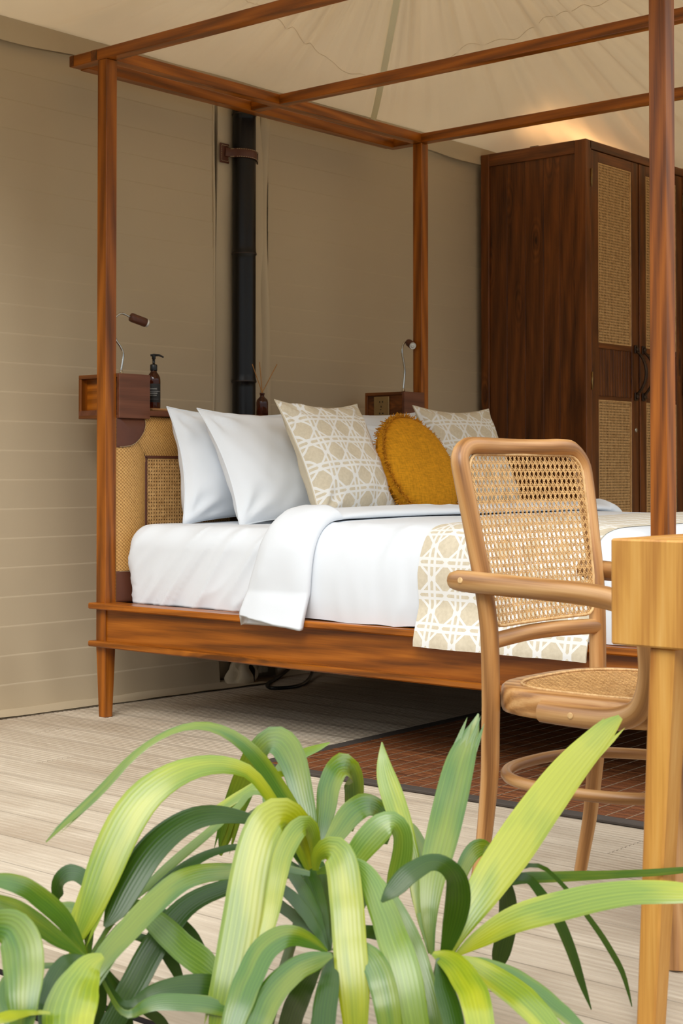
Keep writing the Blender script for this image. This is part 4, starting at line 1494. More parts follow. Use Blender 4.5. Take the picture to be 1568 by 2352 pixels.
LEAVES=[
("H1","g",1,"-1834,-2576,270,91,80,-55,25;-1846,-2572,315,213,82,-49,30;-1861,-2568,355,269,84,-30,45;-1884,-2557,397,282,83,-16,53;-1910,-2545,439,265,80,-1,60;-1940,-2528,472,220,69,24,68;-1973,-2508,491,164,51,49,71;-2007,-2488,492,120,29,68,67;-2040,-2468,478,105,11,79,60;-2071,-2449,453,122,-2,84,54;-2099,-2433,421,142,-5,85,52;-2124,-2417,393,140,-2,84,53;-2148,-2400,369,99,0,84,55;-2169,-2384,343,21,0,84,54"),
("H1","y",1,"-1858,-2594,278,76,74,-51,43;-1881,-2580,333,133,74,-49,46;-1907,-2567,384,164,73,-39,56;-1935,-2552,424,193,63,-11,77;-1968,-2535,439,255,37,30,88;-2003,-2516,440,318,15,52,84;-2038,-2498,429,398,-4,66,75;-2071,-2482,407,483,-22,76,61;-2098,-2473,376,530,-38,81,45;-2120,-2469,341,527,-46,82,34;-2138,-2467,307,492,-49,82,29;-2155,-2465,272,394,-49,82,30;-2170,-2461,239,245,-47,82,33;-2185,-2455,205,36,-46,82,33"),
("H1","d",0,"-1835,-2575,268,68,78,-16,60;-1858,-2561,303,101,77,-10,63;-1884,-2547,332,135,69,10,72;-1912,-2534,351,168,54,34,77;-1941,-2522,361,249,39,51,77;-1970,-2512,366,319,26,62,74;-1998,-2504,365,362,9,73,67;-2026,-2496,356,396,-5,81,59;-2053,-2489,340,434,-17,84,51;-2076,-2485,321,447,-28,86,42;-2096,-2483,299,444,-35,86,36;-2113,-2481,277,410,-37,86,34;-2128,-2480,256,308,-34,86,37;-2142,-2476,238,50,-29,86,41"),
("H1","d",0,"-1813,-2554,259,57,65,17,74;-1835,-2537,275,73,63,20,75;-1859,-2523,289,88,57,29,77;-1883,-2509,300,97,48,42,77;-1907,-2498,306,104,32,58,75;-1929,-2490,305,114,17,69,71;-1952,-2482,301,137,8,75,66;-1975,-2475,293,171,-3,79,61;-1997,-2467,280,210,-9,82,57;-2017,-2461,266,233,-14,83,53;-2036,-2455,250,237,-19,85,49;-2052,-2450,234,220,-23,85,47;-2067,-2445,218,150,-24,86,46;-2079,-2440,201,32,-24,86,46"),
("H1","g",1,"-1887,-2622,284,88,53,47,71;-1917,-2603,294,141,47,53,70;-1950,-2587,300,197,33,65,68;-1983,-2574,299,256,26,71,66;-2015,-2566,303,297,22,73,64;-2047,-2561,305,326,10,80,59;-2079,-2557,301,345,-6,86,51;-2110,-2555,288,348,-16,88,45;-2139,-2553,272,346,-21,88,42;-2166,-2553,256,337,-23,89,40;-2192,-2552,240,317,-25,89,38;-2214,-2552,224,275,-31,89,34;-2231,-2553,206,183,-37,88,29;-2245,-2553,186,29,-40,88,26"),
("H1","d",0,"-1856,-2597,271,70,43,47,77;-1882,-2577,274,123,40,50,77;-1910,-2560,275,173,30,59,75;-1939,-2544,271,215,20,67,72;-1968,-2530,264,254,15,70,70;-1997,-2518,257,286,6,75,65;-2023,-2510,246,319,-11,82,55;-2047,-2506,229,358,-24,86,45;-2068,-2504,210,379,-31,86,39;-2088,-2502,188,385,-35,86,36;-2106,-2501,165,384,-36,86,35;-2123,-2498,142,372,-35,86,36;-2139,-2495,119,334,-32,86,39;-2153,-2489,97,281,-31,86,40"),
("H1","g",1,"-1794,-2545,267,92,70,-71,9;-1790,-2537,303,201,71,-70,11;-1784,-2525,335,292,74,-66,16;-1778,-2510,361,349,75,-64,19;-1771,-2494,388,393,76,-62,21;-1764,-2475,413,452,79,-52,32;-1760,-2451,433,488,80,-25,54;-1759,-2422,431,559,51,37,77;-1758,-2393,404,481,4,76,64;-1754,-2369,368,467,-15,84,53;-1750,-2347,332,436,-20,85,49;-1747,-2327,298,374,-27,86,44;-1743,-2310,264,246,-39,86,33;-1741,-2298,229,44,-45,85,26"),
("H1","g",0,"-1777,-2534,258,80,52,-84,-19;-1767,-2532,279,142,53,-83,-17;-1754,-2528,300,203,56,-82,-14;-1741,-2522,320,266,58,-81,-10;-1726,-2514,339,318,58,-81,-10;-1711,-2504,358,348,56,-82,-13;-1693,-2497,374,363,46,-85,-25;-1673,-2491,385,389,21,-85,-48;-1648,-2491,383,581,-25,-61,-75;-1629,-2485,365,403,-79,20,-57;-1614,-2476,341,321,-72,69,-12;-1603,-2466,316,298,-60,80,7;-1594,-2456,290,197,-56,82,13;-1588,-2448,264,58,-55,82,14"),
("H1","g",0,"-1806,-2562,265,67,30,-89,-35;-1797,-2564,278,120,30,-89,-35;-1787,-2565,291,176,28,-89,-37;-1774,-2566,302,245,25,-89,-39;-1761,-2567,312,307,27,-89,-37;-1747,-2567,324,360,26,-89,-38;-1731,-2568,335,401,18,-88,-44;-1715,-2570,342,418,3,-85,-53;-1698,-2573,344,449,-24,-72,-65;-1680,-2576,336,439,-51,-49,-71;-1666,-2577,324,370,-74,-14,-65;-1656,-2575,308,250,-83,46,-33;-1649,-2571,290,152,-65,76,1;-1645,-2566,272,55,-59,80,8"),
("H1","p",0,"-1866,-2616,283,64,-30,-37,-88;-1852,-2630,284,135,-25,-42,-87;-1840,-2643,289,228,-7,-59,-81;-1829,-2654,299,319,16,-73,-66;-1819,-2664,317,383,22,-76,-61;-1808,-2674,333,408,17,-74,-65;-1797,-2684,346,386,0,-64,-77;-1786,-2695,350,311,-53,-8,-84;-1777,-2702,335,281,-74,57,-36;-1774,-2702,314,290,-64,77,2;-1774,-2698,291,303,-56,81,18;-1776,-2693,268,298,-52,82,26;-1779,-2687,246,211,-49,82,30;-1783,-2681,224,63,-47,82,32"),
("H1","y",1,"-1907,-2645,299,98,68,-71,18;-1916,-2646,331,206,69,-67,27;-1931,-2645,361,329,67,-50,55;-1953,-2639,381,439,39,2,92;-1976,-2632,380,513,-24,65,72;-1996,-2630,360,540,-51,78,36;-2013,-2633,332,553,-58,79,22;-2028,-2638,300,573,-60,78,15;-2042,-2644,267,588,-61,78,12;-2056,-2649,235,589,-60,78,15;-2069,-2653,207,567,-59,79,20;-2082,-2656,181,529,-57,79,22;-2094,-2656,152,409,-57,79,23;-2105,-2654,120,227,-57,79,23"),
("H1","y",0,"-1914,-2653,304,73,63,-77,-8;-1918,-2659,328,139,65,-76,0;-1926,-2663,351,200,69,-67,28;-1939,-2664,369,252,40,0,91;-1957,-2661,365,282,-27,67,69;-1974,-2661,351,286,-47,77,44;-1989,-2663,334,273,-55,79,28;-2002,-2668,316,260,-59,79,18;-2014,-2673,297,244,-60,78,15;-2026,-2679,278,226,-60,78,16;-2037,-2683,260,200,-58,79,22;-2048,-2685,243,162,-55,79,29;-2059,-2686,227,102,-52,78,35;-2068,-2685,213,23,-50,78,38"),
("H1","y",0,"-1942,-2681,309,84,61,-78,-14;-1946,-2687,328,156,50,-78,-38;-1947,-2700,341,277,1,-46,-89;-1946,-2718,344,388,-56,24,-80;-1949,-2732,333,434,-69,64,-34;-1955,-2743,315,445,-68,72,-14;-1963,-2753,295,449,-67,74,-9;-1972,-2764,274,449,-67,74,-8;-1980,-2773,251,447,-67,74,-7;-1989,-2783,230,443,-67,74,-8;-1996,-2792,208,442,-67,74,-8;-2002,-2800,184,410,-66,75,-6;-2007,-2806,157,346,-66,75,-5;-2011,-2811,128,279,-66,75,-5"),
("H1","p",0,"-1926,-2669,301,73,-1,-44,-90;-1919,-2689,311,97,-7,-39,-92;-1915,-2710,318,140,-25,-19,-95;-1913,-2730,318,212,-51,17,-84;-1915,-2748,310,271,-66,48,-58;-1919,-2765,296,320,-69,60,-40;-1925,-2781,278,359,-69,64,-34;-1931,-2797,261,391,-69,65,-32;-1938,-2812,243,416,-69,66,-29;-1944,-2827,225,441,-69,67,-26;-1950,-2840,205,462,-69,69,-22;-1955,-2851,182,454,-68,71,-18;-1959,-2861,155,423,-68,71,-16;-1961,-2870,128,390,-68,71,-16"),
("H1","p",0,"-1895,-2643,290,49,-14,-32,-94;-1882,-2669,296,79,-18,-28,-94;-1871,-2695,300,109,-37,-5,-93;-1866,-2717,293,137,-58,29,-76;-1865,-2736,280,168,-66,46,-60;-1866,-2754,265,204,-68,54,-49;-1869,-2771,248,238,-69,58,-43;-1872,-2787,229,268,-69,62,-37;-1876,-2802,210,280,-69,65,-31;-1881,-2816,189,281,-69,67,-28;-1885,-2828,169,280,-69,68,-25;-1889,-2839,149,269,-69,70,-20;-1893,-2848,128,227,-68,71,-17;-1895,-2854,106,172,-68,71,-16"),
("H1","p",0,"-1741,-2483,236,57,84,-32,43;-1747,-2465,259,63,84,-32,43;-1751,-2444,283,69,84,-35,41;-1752,-2424,305,75,83,-44,34;-1749,-2407,326,83,76,-63,16;-1738,-2396,346,96,55,-82,-12;-1720,-2393,363,117,38,-88,-28;-1701,-2391,377,139,26,-89,-38;-1680,-2390,386,168,11,-87,-48;-1658,-2392,390,188,4,-85,-53;-1638,-2394,395,182,2,-85,-53;-1620,-2396,398,152,-2,-83,-55;-1604,-2399,401,97,-5,-82,-57;-1590,-2403,405,26,-8,-81,-59"),
("H1","y",0,"-1724,-2472,231,55,68,-73,5;-1728,-2473,273,58,68,-73,4;-1732,-2474,316,60,70,-71,7;-1737,-2474,355,66,79,-56,24;-1748,-2469,381,86,77,8,64;-1765,-2456,386,109,45,56,70;-1781,-2445,382,132,23,72,65;-1796,-2434,372,155,14,78,61;-1811,-2423,361,168,13,78,61;-1827,-2411,350,171,14,78,61;-1842,-2400,339,164,16,77,62;-1856,-2388,328,140,15,77,62;-1870,-2376,316,90,15,77,62;-1884,-2364,304,31,15,77,62"),
("H1","p",0,"-1754,-2499,240,57,84,-27,46;-1774,-2488,284,60,84,-27,47;-1797,-2478,329,64,84,-18,52;-1820,-2470,364,80,67,27,69;-1844,-2463,369,94,5,82,57;-1867,-2457,349,114,-12,87,47;-1891,-2452,336,132,-10,87,49;-1915,-2447,321,143,-10,87,49;-1940,-2441,306,152,-8,86,50;-1964,-2434,291,156,-9,87,49;-1986,-2429,277,156,-11,87,48;-2005,-2424,263,146,-12,87,48;-2023,-2419,250,98,-10,87,49;-2038,-2412,236,28,-8,86,50"),
("H1","g",0,"-1750,-2503,248,54,69,-72,6;-1747,-2498,267,65,68,-73,4;-1741,-2492,287,76,69,-72,5;-1735,-2484,305,87,74,-65,14;-1729,-2472,319,99,83,-45,34;-1728,-2455,327,113,83,-16,53;-1729,-2433,330,121,79,2,62;-1730,-2411,328,128,75,12,65;-1730,-2391,323,139,69,25,68;-1729,-2371,313,138,60,38,70;-1730,-2353,302,125,56,43,71;-1730,-2335,292,98,52,48,71;-1732,-2320,282,61,45,55,70;-1735,-2306,272,28,42,59,70"),
("H2","g",0,"-2006,-2758,229,48,63,5,77;-2019,-2753,240,139,60,11,79;-2035,-2748,250,220,51,25,82;-2052,-2744,258,270,35,44,83;-2071,-2741,261,302,11,65,75;-2089,-2739,258,327,-12,77,62;-2106,-2739,252,342,-30,83,47;-2121,-2741,242,350,-42,84,34;-2135,-2745,231,352,-46,84,29;-2149,-2748,219,351,-48,84,27;-2161,-2752,206,343,-49,83,25;-2172,-2754,192,317,-50,83,24;-2182,-2756,176,276,-50,83,24;-2190,-2756,160,235,-50,83,24"),
("H2","g",0,"-2017,-2776,231,59,16,61,78;-2028,-2772,230,158,13,63,76;-2040,-2769,229,246,7,67,74;-2054,-2767,228,289,1,71,70;-2068,-2766,227,304,-7,75,65;-2082,-2766,224,319,-15,79,60;-2097,-2766,219,334,-21,81,55;-2111,-2767,214,344,-29,83,48;-2124,-2769,208,350,-36,84,40;-2136,-2771,201,353,-42,84,35;-2147,-2774,192,345,-46,84,30;-2156,-2776,182,323,-49,83,26;-2165,-2778,172,294,-49,83,25;-2171,-2778,160,266,-49,83,26"),
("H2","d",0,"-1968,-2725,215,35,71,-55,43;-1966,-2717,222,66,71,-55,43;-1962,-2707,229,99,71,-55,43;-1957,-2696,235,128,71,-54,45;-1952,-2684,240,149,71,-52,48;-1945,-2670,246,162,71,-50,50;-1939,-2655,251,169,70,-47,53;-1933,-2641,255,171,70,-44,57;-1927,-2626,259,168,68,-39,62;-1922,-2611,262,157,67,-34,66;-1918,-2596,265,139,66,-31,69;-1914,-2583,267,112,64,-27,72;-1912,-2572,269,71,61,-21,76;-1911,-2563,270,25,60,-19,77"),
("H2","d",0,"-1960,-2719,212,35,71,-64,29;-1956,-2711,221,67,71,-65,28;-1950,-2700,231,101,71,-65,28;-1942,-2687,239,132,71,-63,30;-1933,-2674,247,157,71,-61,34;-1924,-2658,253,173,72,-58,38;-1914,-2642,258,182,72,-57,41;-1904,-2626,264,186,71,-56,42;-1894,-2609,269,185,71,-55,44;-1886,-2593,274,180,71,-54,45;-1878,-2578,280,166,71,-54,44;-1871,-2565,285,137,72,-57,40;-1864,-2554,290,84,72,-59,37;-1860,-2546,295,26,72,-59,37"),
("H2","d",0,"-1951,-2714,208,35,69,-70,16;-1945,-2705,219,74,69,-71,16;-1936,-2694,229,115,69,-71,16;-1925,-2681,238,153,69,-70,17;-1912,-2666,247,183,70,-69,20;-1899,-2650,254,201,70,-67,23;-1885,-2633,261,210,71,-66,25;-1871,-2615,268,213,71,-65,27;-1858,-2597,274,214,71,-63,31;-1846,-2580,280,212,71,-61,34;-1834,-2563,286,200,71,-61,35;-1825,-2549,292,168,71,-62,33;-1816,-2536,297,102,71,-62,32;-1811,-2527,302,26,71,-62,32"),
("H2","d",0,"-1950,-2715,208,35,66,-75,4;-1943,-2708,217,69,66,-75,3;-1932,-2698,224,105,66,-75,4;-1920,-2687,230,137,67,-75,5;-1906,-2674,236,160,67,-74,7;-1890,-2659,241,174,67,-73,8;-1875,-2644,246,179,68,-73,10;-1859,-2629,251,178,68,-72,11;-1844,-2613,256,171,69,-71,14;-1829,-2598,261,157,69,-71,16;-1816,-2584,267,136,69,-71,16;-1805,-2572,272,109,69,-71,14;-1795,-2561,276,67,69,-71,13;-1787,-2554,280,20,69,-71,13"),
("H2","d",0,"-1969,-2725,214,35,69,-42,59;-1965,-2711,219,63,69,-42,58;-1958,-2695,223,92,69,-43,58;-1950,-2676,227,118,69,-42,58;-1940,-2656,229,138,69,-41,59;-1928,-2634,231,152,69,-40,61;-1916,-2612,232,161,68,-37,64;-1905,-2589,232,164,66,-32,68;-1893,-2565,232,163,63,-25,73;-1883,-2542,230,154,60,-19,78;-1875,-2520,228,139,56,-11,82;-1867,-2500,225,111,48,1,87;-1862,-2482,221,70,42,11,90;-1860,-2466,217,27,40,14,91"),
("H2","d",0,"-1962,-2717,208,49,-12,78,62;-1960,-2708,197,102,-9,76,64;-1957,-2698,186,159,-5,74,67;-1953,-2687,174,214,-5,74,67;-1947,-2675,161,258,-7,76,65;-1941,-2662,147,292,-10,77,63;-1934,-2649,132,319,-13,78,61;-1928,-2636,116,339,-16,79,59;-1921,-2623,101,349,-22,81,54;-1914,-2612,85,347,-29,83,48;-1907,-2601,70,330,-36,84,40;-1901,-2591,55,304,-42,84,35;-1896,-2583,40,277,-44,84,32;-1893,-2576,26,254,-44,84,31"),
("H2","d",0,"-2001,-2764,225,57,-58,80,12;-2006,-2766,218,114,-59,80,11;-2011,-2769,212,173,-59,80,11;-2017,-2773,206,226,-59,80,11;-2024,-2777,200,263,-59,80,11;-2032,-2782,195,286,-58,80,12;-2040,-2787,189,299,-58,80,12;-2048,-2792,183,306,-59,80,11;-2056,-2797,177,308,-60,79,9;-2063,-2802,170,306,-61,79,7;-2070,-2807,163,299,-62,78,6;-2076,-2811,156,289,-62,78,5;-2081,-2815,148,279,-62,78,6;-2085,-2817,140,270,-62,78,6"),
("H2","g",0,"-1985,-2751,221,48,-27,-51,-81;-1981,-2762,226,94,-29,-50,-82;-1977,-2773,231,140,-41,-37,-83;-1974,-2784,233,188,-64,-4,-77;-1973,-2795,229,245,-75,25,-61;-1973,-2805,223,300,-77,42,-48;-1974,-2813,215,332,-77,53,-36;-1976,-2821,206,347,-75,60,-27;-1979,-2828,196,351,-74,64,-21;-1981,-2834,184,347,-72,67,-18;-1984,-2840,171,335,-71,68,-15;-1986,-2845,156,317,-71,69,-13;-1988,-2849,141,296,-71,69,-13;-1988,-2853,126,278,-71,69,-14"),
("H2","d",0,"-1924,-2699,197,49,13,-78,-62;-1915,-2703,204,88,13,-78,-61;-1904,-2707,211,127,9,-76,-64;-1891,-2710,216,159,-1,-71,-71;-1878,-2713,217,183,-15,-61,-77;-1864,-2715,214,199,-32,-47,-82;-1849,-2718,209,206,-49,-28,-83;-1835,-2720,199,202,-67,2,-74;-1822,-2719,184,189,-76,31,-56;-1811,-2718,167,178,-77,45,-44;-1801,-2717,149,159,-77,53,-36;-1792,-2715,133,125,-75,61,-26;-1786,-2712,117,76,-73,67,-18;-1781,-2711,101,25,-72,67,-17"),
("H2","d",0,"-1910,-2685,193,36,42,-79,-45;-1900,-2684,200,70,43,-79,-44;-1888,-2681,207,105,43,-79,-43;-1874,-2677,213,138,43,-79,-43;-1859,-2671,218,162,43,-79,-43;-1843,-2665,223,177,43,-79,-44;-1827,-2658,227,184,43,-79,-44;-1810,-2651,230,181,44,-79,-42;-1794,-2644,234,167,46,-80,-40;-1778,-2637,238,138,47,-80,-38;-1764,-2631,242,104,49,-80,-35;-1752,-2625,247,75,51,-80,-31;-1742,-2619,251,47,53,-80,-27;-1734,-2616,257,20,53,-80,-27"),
("H3","g",1,"-1837,-2802,194,60,68,-73,7;-1832,-2794,222,156,67,-74,4;-1824,-2787,249,248,63,-77,-4;-1811,-2780,274,329,59,-80,-13;-1796,-2774,297,395,55,-81,-20;-1778,-2769,320,443,53,-81,-24;-1760,-2764,343,470,53,-81,-23;-1741,-2758,366,477,53,-81,-23;-1723,-2753,390,474,53,-81,-23;-1705,-2748,414,453,52,-82,-25;-1687,-2744,436,405,49,-82,-29;-1671,-2743,456,309,45,-82,-35;-1656,-2743,474,170,47,-82,-33;-1644,-2743,494,20,50,-82,-29"),
("H3","y",1,"-1838,-2831,198,59,43,-82,-39;-1823,-2835,225,236,41,-82,-41;-1805,-2840,250,381,36,-81,-47;-1782,-2846,274,474,32,-80,-51;-1757,-2851,298,541,31,-80,-52;-1730,-2857,322,582,31,-79,-52;-1703,-2862,346,591,31,-79,-53;-1675,-2867,370,573,30,-79,-53;-1647,-2873,394,547,28,-79,-55;-1619,-2879,417,506,26,-78,-57;-1592,-2887,439,450,24,-77,-59;-1566,-2897,460,376,21,-76,-62;-1543,-2906,479,273,17,-74,-65;-1524,-2915,492,91,13,-72,-69"),
("H3","y",0,"-1857,-2855,208,49,-15,-70,-70;-1848,-2873,224,181,-18,-68,-71;-1840,-2894,240,282,-23,-64,-73;-1831,-2916,256,346,-31,-58,-75;-1822,-2940,269,390,-39,-51,-77;-1812,-2965,279,411,-43,-47,-77;-1802,-2992,289,412,-45,-45,-77;-1791,-3020,299,398,-47,-42,-77;-1780,-3048,307,369,-49,-40,-77;-1768,-3076,313,335,-52,-36,-77;-1756,-3104,316,321,-55,-32,-77;-1743,-3130,317,287,-58,-28,-76;-1730,-3155,316,176,-60,-26,-76;-1715,-3180,313,37,-60,-26,-76"),
("H3","g",0,"-1772,-2785,177,37,50,-75,-43;-1756,-2792,206,85,49,-75,-46;-1738,-2798,233,129,42,-71,-57;-1715,-2805,253,154,26,-60,-76;-1688,-2816,265,163,4,-40,-92;-1654,-2832,267,163,-13,-22,-97;-1616,-2852,264,157,-17,-17,-97;-1578,-2871,261,146,-17,-18,-97;-1541,-2890,258,128,-16,-18,-97;-1503,-2911,256,114,-15,-19,-97;-1464,-2934,254,107,-15,-20,-97;-1427,-2958,254,96,-14,-20,-97;-1397,-2978,254,64,-14,-20,-97;-1371,-2995,254,20,-14,-21,-97"),
("H3","d",0,"-1891,-2862,217,115,46,-84,-30;-1890,-2869,238,206,46,-84,-29;-1890,-2876,259,286,50,-83,-25;-1892,-2883,280,326,55,-82,-17;-1895,-2888,301,334,66,-75,1;-1902,-2891,321,312,76,-56,33;-1912,-2890,337,270,73,-17,67;-1926,-2884,349,241,52,23,82;-1941,-2876,352,228,23,56,80;-1956,-2868,346,254,1,71,71;-1970,-2861,338,265,-9,76,64;-1981,-2855,327,249,-14,79,60;-1992,-2850,318,169,-16,79,59;-2000,-2844,308,34,-16,79,59"),
("H3","y",0,"-1759,-2738,164,38,72,-66,21;-1758,-2729,188,79,71,-67,20;-1755,-2719,212,121,70,-70,15;-1749,-2709,237,161,69,-72,10;-1742,-2699,263,201,69,-71,12;-1735,-2687,288,241,71,-68,18;-1729,-2673,310,281,72,-66,22;-1722,-2659,331,315,72,-65,24;-1716,-2645,349,340,73,-64,25;-1710,-2631,368,343,72,-64,25;-1705,-2618,387,318,72,-67,20;-1700,-2608,404,247,70,-70,14;-1694,-2600,422,142,69,-72,10;-1690,-2595,441,13,68,-73,8"),
("H3","y",0,"-1901,-2851,221,67,-77,10,-63;-1903,-2863,222,171,-79,17,-59;-1908,-2876,223,265,-81,34,-48;-1915,-2890,223,312,-80,46,-38;-1924,-2905,222,342,-79,53,-32;-1935,-2921,220,363,-77,58,-26;-1947,-2936,218,379,-75,62,-21;-1959,-2951,216,388,-74,65,-17;-1971,-2966,213,387,-72,69,-12;-1984,-2979,208,379,-70,71,-9;-1996,-2991,202,365,-69,72,-6;-2006,-3001,194,347,-69,73,-6;-2015,-3010,185,329,-69,72,-8;-2020,-3017,175,313,-70,71,-9"),
("H3","y",0,"-1875,-2865,214,50,-75,5,-66;-1874,-2879,212,128,-76,9,-64;-1876,-2895,211,206,-79,17,-60;-1879,-2911,209,269,-80,25,-54;-1884,-2928,207,313,-81,32,-50;-1891,-2946,205,345,-81,36,-46;-1898,-2964,203,368,-81,40,-44;-1905,-2981,201,379,-81,42,-41;-1913,-2998,199,376,-81,44,-40;-1921,-3015,195,363,-80,44,-40;-1927,-3031,190,344,-80,44,-40;-1932,-3046,183,321,-81,42,-41;-1934,-3059,175,297,-81,39,-44;-1935,-3071,166,276,-81,37,-46"),
("H3","g",0,"-1863,-2864,210,50,-67,-14,-73;-1859,-2879,208,95,-68,-12,-72;-1856,-2896,208,139,-71,-5,-70;-1855,-2913,206,175,-75,5,-66;-1855,-2931,204,202,-78,14,-61;-1856,-2949,201,221,-79,20,-58;-1859,-2966,197,232,-80,24,-55;-1861,-2984,192,234,-80,28,-53;-1864,-3001,187,229,-81,30,-51;-1867,-3017,181,217,-81,30,-51;-1868,-3034,174,197,-81,30,-51;-1868,-3049,165,171,-80,29,-52;-1867,-3064,155,142,-80,26,-54;-1864,-3077,145,115,-80,24,-55"),
("H3","d",0,"-1737,-2764,164,38,34,-84,-43;-1725,-2771,188,63,34,-84,-43;-1712,-2778,213,89,33,-84,-44;-1697,-2784,234,117,27,-83,-49;-1682,-2790,249,155,13,-78,-61;-1666,-2795,255,213,-26,-52,-81;-1652,-2796,244,253,-77,35,-54;-1641,-2793,221,272,-73,65,-20;-1633,-2788,199,284,-65,76,0;-1627,-2781,176,287,-59,80,11;-1622,-2773,155,284,-53,82,20;-1618,-2765,136,270,-51,83,23;-1615,-2759,120,192,-54,82,18;-1612,-2755,105,52,-56,82,16"),
("H3","d",0,"-1778,-2794,180,31,25,-82,-52;-1762,-2809,211,47,25,-82,-52;-1746,-2824,242,64,21,-81,-55;-1730,-2838,267,83,10,-77,-63;-1712,-2853,283,106,-20,-58,-79;-1695,-2866,279,134,-64,-3,-76;-1679,-2877,256,156,-75,25,-61;-1664,-2886,233,168,-77,35,-54;-1652,-2893,207,170,-77,45,-45;-1640,-2898,179,159,-77,51,-38;-1631,-2903,152,140,-77,53,-35;-1622,-2906,127,111,-77,54,-35;-1614,-2910,104,68,-77,53,-36;-1607,-2914,83,13,-77,53,-36"),
("H3","d",0,"-1778,-2794,180,31,27,-82,-50;-1759,-2809,216,38,27,-82,-50;-1739,-2824,251,46,22,-81,-54;-1717,-2840,279,54,9,-76,-64;-1693,-2856,295,63,-17,-60,-78;-1668,-2871,292,68,-55,-19,-81;-1643,-2884,268,68,-70,9,-71;-1622,-2894,243,74,-74,20,-65;-1601,-2903,215,82,-75,25,-61;-1580,-2913,185,92,-76,28,-59;-1561,-2921,155,95,-77,34,-54;-1545,-2928,126,85,-77,44,-45;-1534,-2931,98,57,-76,56,-32;-1525,-2933,70,13,-75,62,-25"),
("H3","g",0,"-1664,-2694,133,39,54,-82,-18;-1657,-2694,153,66,54,-82,-18;-1649,-2693,173,93,54,-82,-18;-1639,-2691,193,121,53,-82,-20;-1628,-2689,211,149,51,-83,-22;-1617,-2687,228,181,49,-83,-25;-1604,-2684,243,214,45,-84,-30;-1591,-2683,255,242,37,-84,-40;-1576,-2683,265,266,21,-81,-55;-1560,-2684,270,281,-2,-71,-71;-1545,-2686,268,257,-39,-40,-83;-1532,-2688,259,168,-64,-4,-77;-1521,-2689,248,91,-75,24,-62;-1513,-2689,236,22,-77,35,-53"),
("H3","g",0,"-1677,-2679,133,39,65,-76,1;-1673,-2676,152,74,65,-76,0;-1668,-2671,171,110,65,-76,0;-1661,-2666,189,145,66,-76,1;-1654,-2659,207,175,67,-74,4;-1647,-2651,223,199,68,-73,7;-1640,-2642,237,217,70,-70,11;-1633,-2633,251,227,71,-68,15;-1627,-2623,264,232,73,-65,20;-1621,-2613,275,232,75,-61,26;-1617,-2602,286,222,76,-57,32;-1614,-2592,295,192,77,-51,38;-1613,-2583,302,119,77,-44,46;-1612,-2575,308,29,77,-40,49"),
("H3","d",0,"-1913,-2868,221,46,-71,68,-15;-1915,-2872,214,97,-71,69,-14;-1919,-2877,206,150,-71,70,-12;-1923,-2883,200,200,-70,70,-12;-1929,-2889,193,239,-71,69,-13;-1934,-2896,188,264,-72,68,-15;-1940,-2904,182,277,-72,67,-17;-1946,-2912,176,281,-72,68,-16;-1952,-2919,171,279,-71,69,-13;-1958,-2926,165,275,-69,71,-10;-1964,-2932,159,264,-68,73,-7;-1969,-2937,153,249,-68,73,-6;-1973,-2942,147,232,-68,73,-7;-1976,-2945,140,217,-69,72,-8"),
("H3","p",0,"-1775,-2750,170,37,70,-70,14;-1773,-2745,181,65,70,-70,14;-1768,-2739,192,93,70,-71,13;-1763,-2731,202,120,70,-71,13;-1757,-2724,212,141,70,-70,15;-1750,-2715,220,157,71,-69,17;-1743,-2706,228,167,70,-69,16;-1736,-2697,236,168,69,-71,12;-1728,-2688,244,158,68,-73,7;-1721,-2681,253,136,67,-74,5;-1713,-2674,262,108,67,-74,5;-1707,-2668,270,81,67,-74,5;-1702,-2663,276,51,67,-74,5;-1698,-2659,283,20,67,-74,5"),
("H4","g",0,"-2209,-2519,222,35,84,-23,49;-2217,-2517,238,101,84,-21,50;-2227,-2516,253,168,83,-14,54;-2237,-2516,268,227,79,1,61;-2248,-2516,282,270,74,15,66;-2261,-2516,295,297,68,26,69;-2274,-2515,307,311,64,33,70;-2287,-2514,318,311,59,39,70;-2301,-2513,329,306,51,49,71;-2314,-2512,336,294,43,57,70;-2327,-2510,342,264,39,61,69;-2340,-2506,346,209,40,60,69;-2352,-2502,349,136,42,58,70;-2364,-2495,351,63,44,56,70"),
("H4","g",0,"-2223,-2534,228,38,68,26,69;-2234,-2530,237,98,65,30,69;-2247,-2529,248,166,61,37,70;-2260,-2528,258,230,56,43,71;-2274,-2528,269,279,53,47,71;-2289,-2529,281,315,49,51,71;-2304,-2531,292,344,44,56,70;-2319,-2533,303,367,37,63,69;-2334,-2535,312,377,30,68,67;-2348,-2536,319,360,28,69,66;-2362,-2537,326,311,29,68,67;-2375,-2537,332,233,32,66,68;-2387,-2536,336,142,38,62,69;-2397,-2533,340,63,42,58,70"),
("H4","g",0,"-2400,-2528,285,129,23,-64,-73;-2395,-2541,297,217,20,-62,-76;-2391,-2554,308,299,3,-48,-88;-2387,-2570,313,371,-25,-19,-95;-2383,-2586,312,433,-52,18,-83;-2383,-2598,305,478,-67,50,-55;-2385,-2609,294,501,-69,62,-36;-2389,-2617,282,497,-69,69,-22;-2394,-2625,270,474,-68,72,-13;-2399,-2631,259,443,-67,74,-8;-2404,-2636,248,400,-66,75,-3;-2408,-2641,234,343,-65,76,-1;-2412,-2644,218,274,-65,76,1;-2416,-2646,202,204,-65,76,2"),
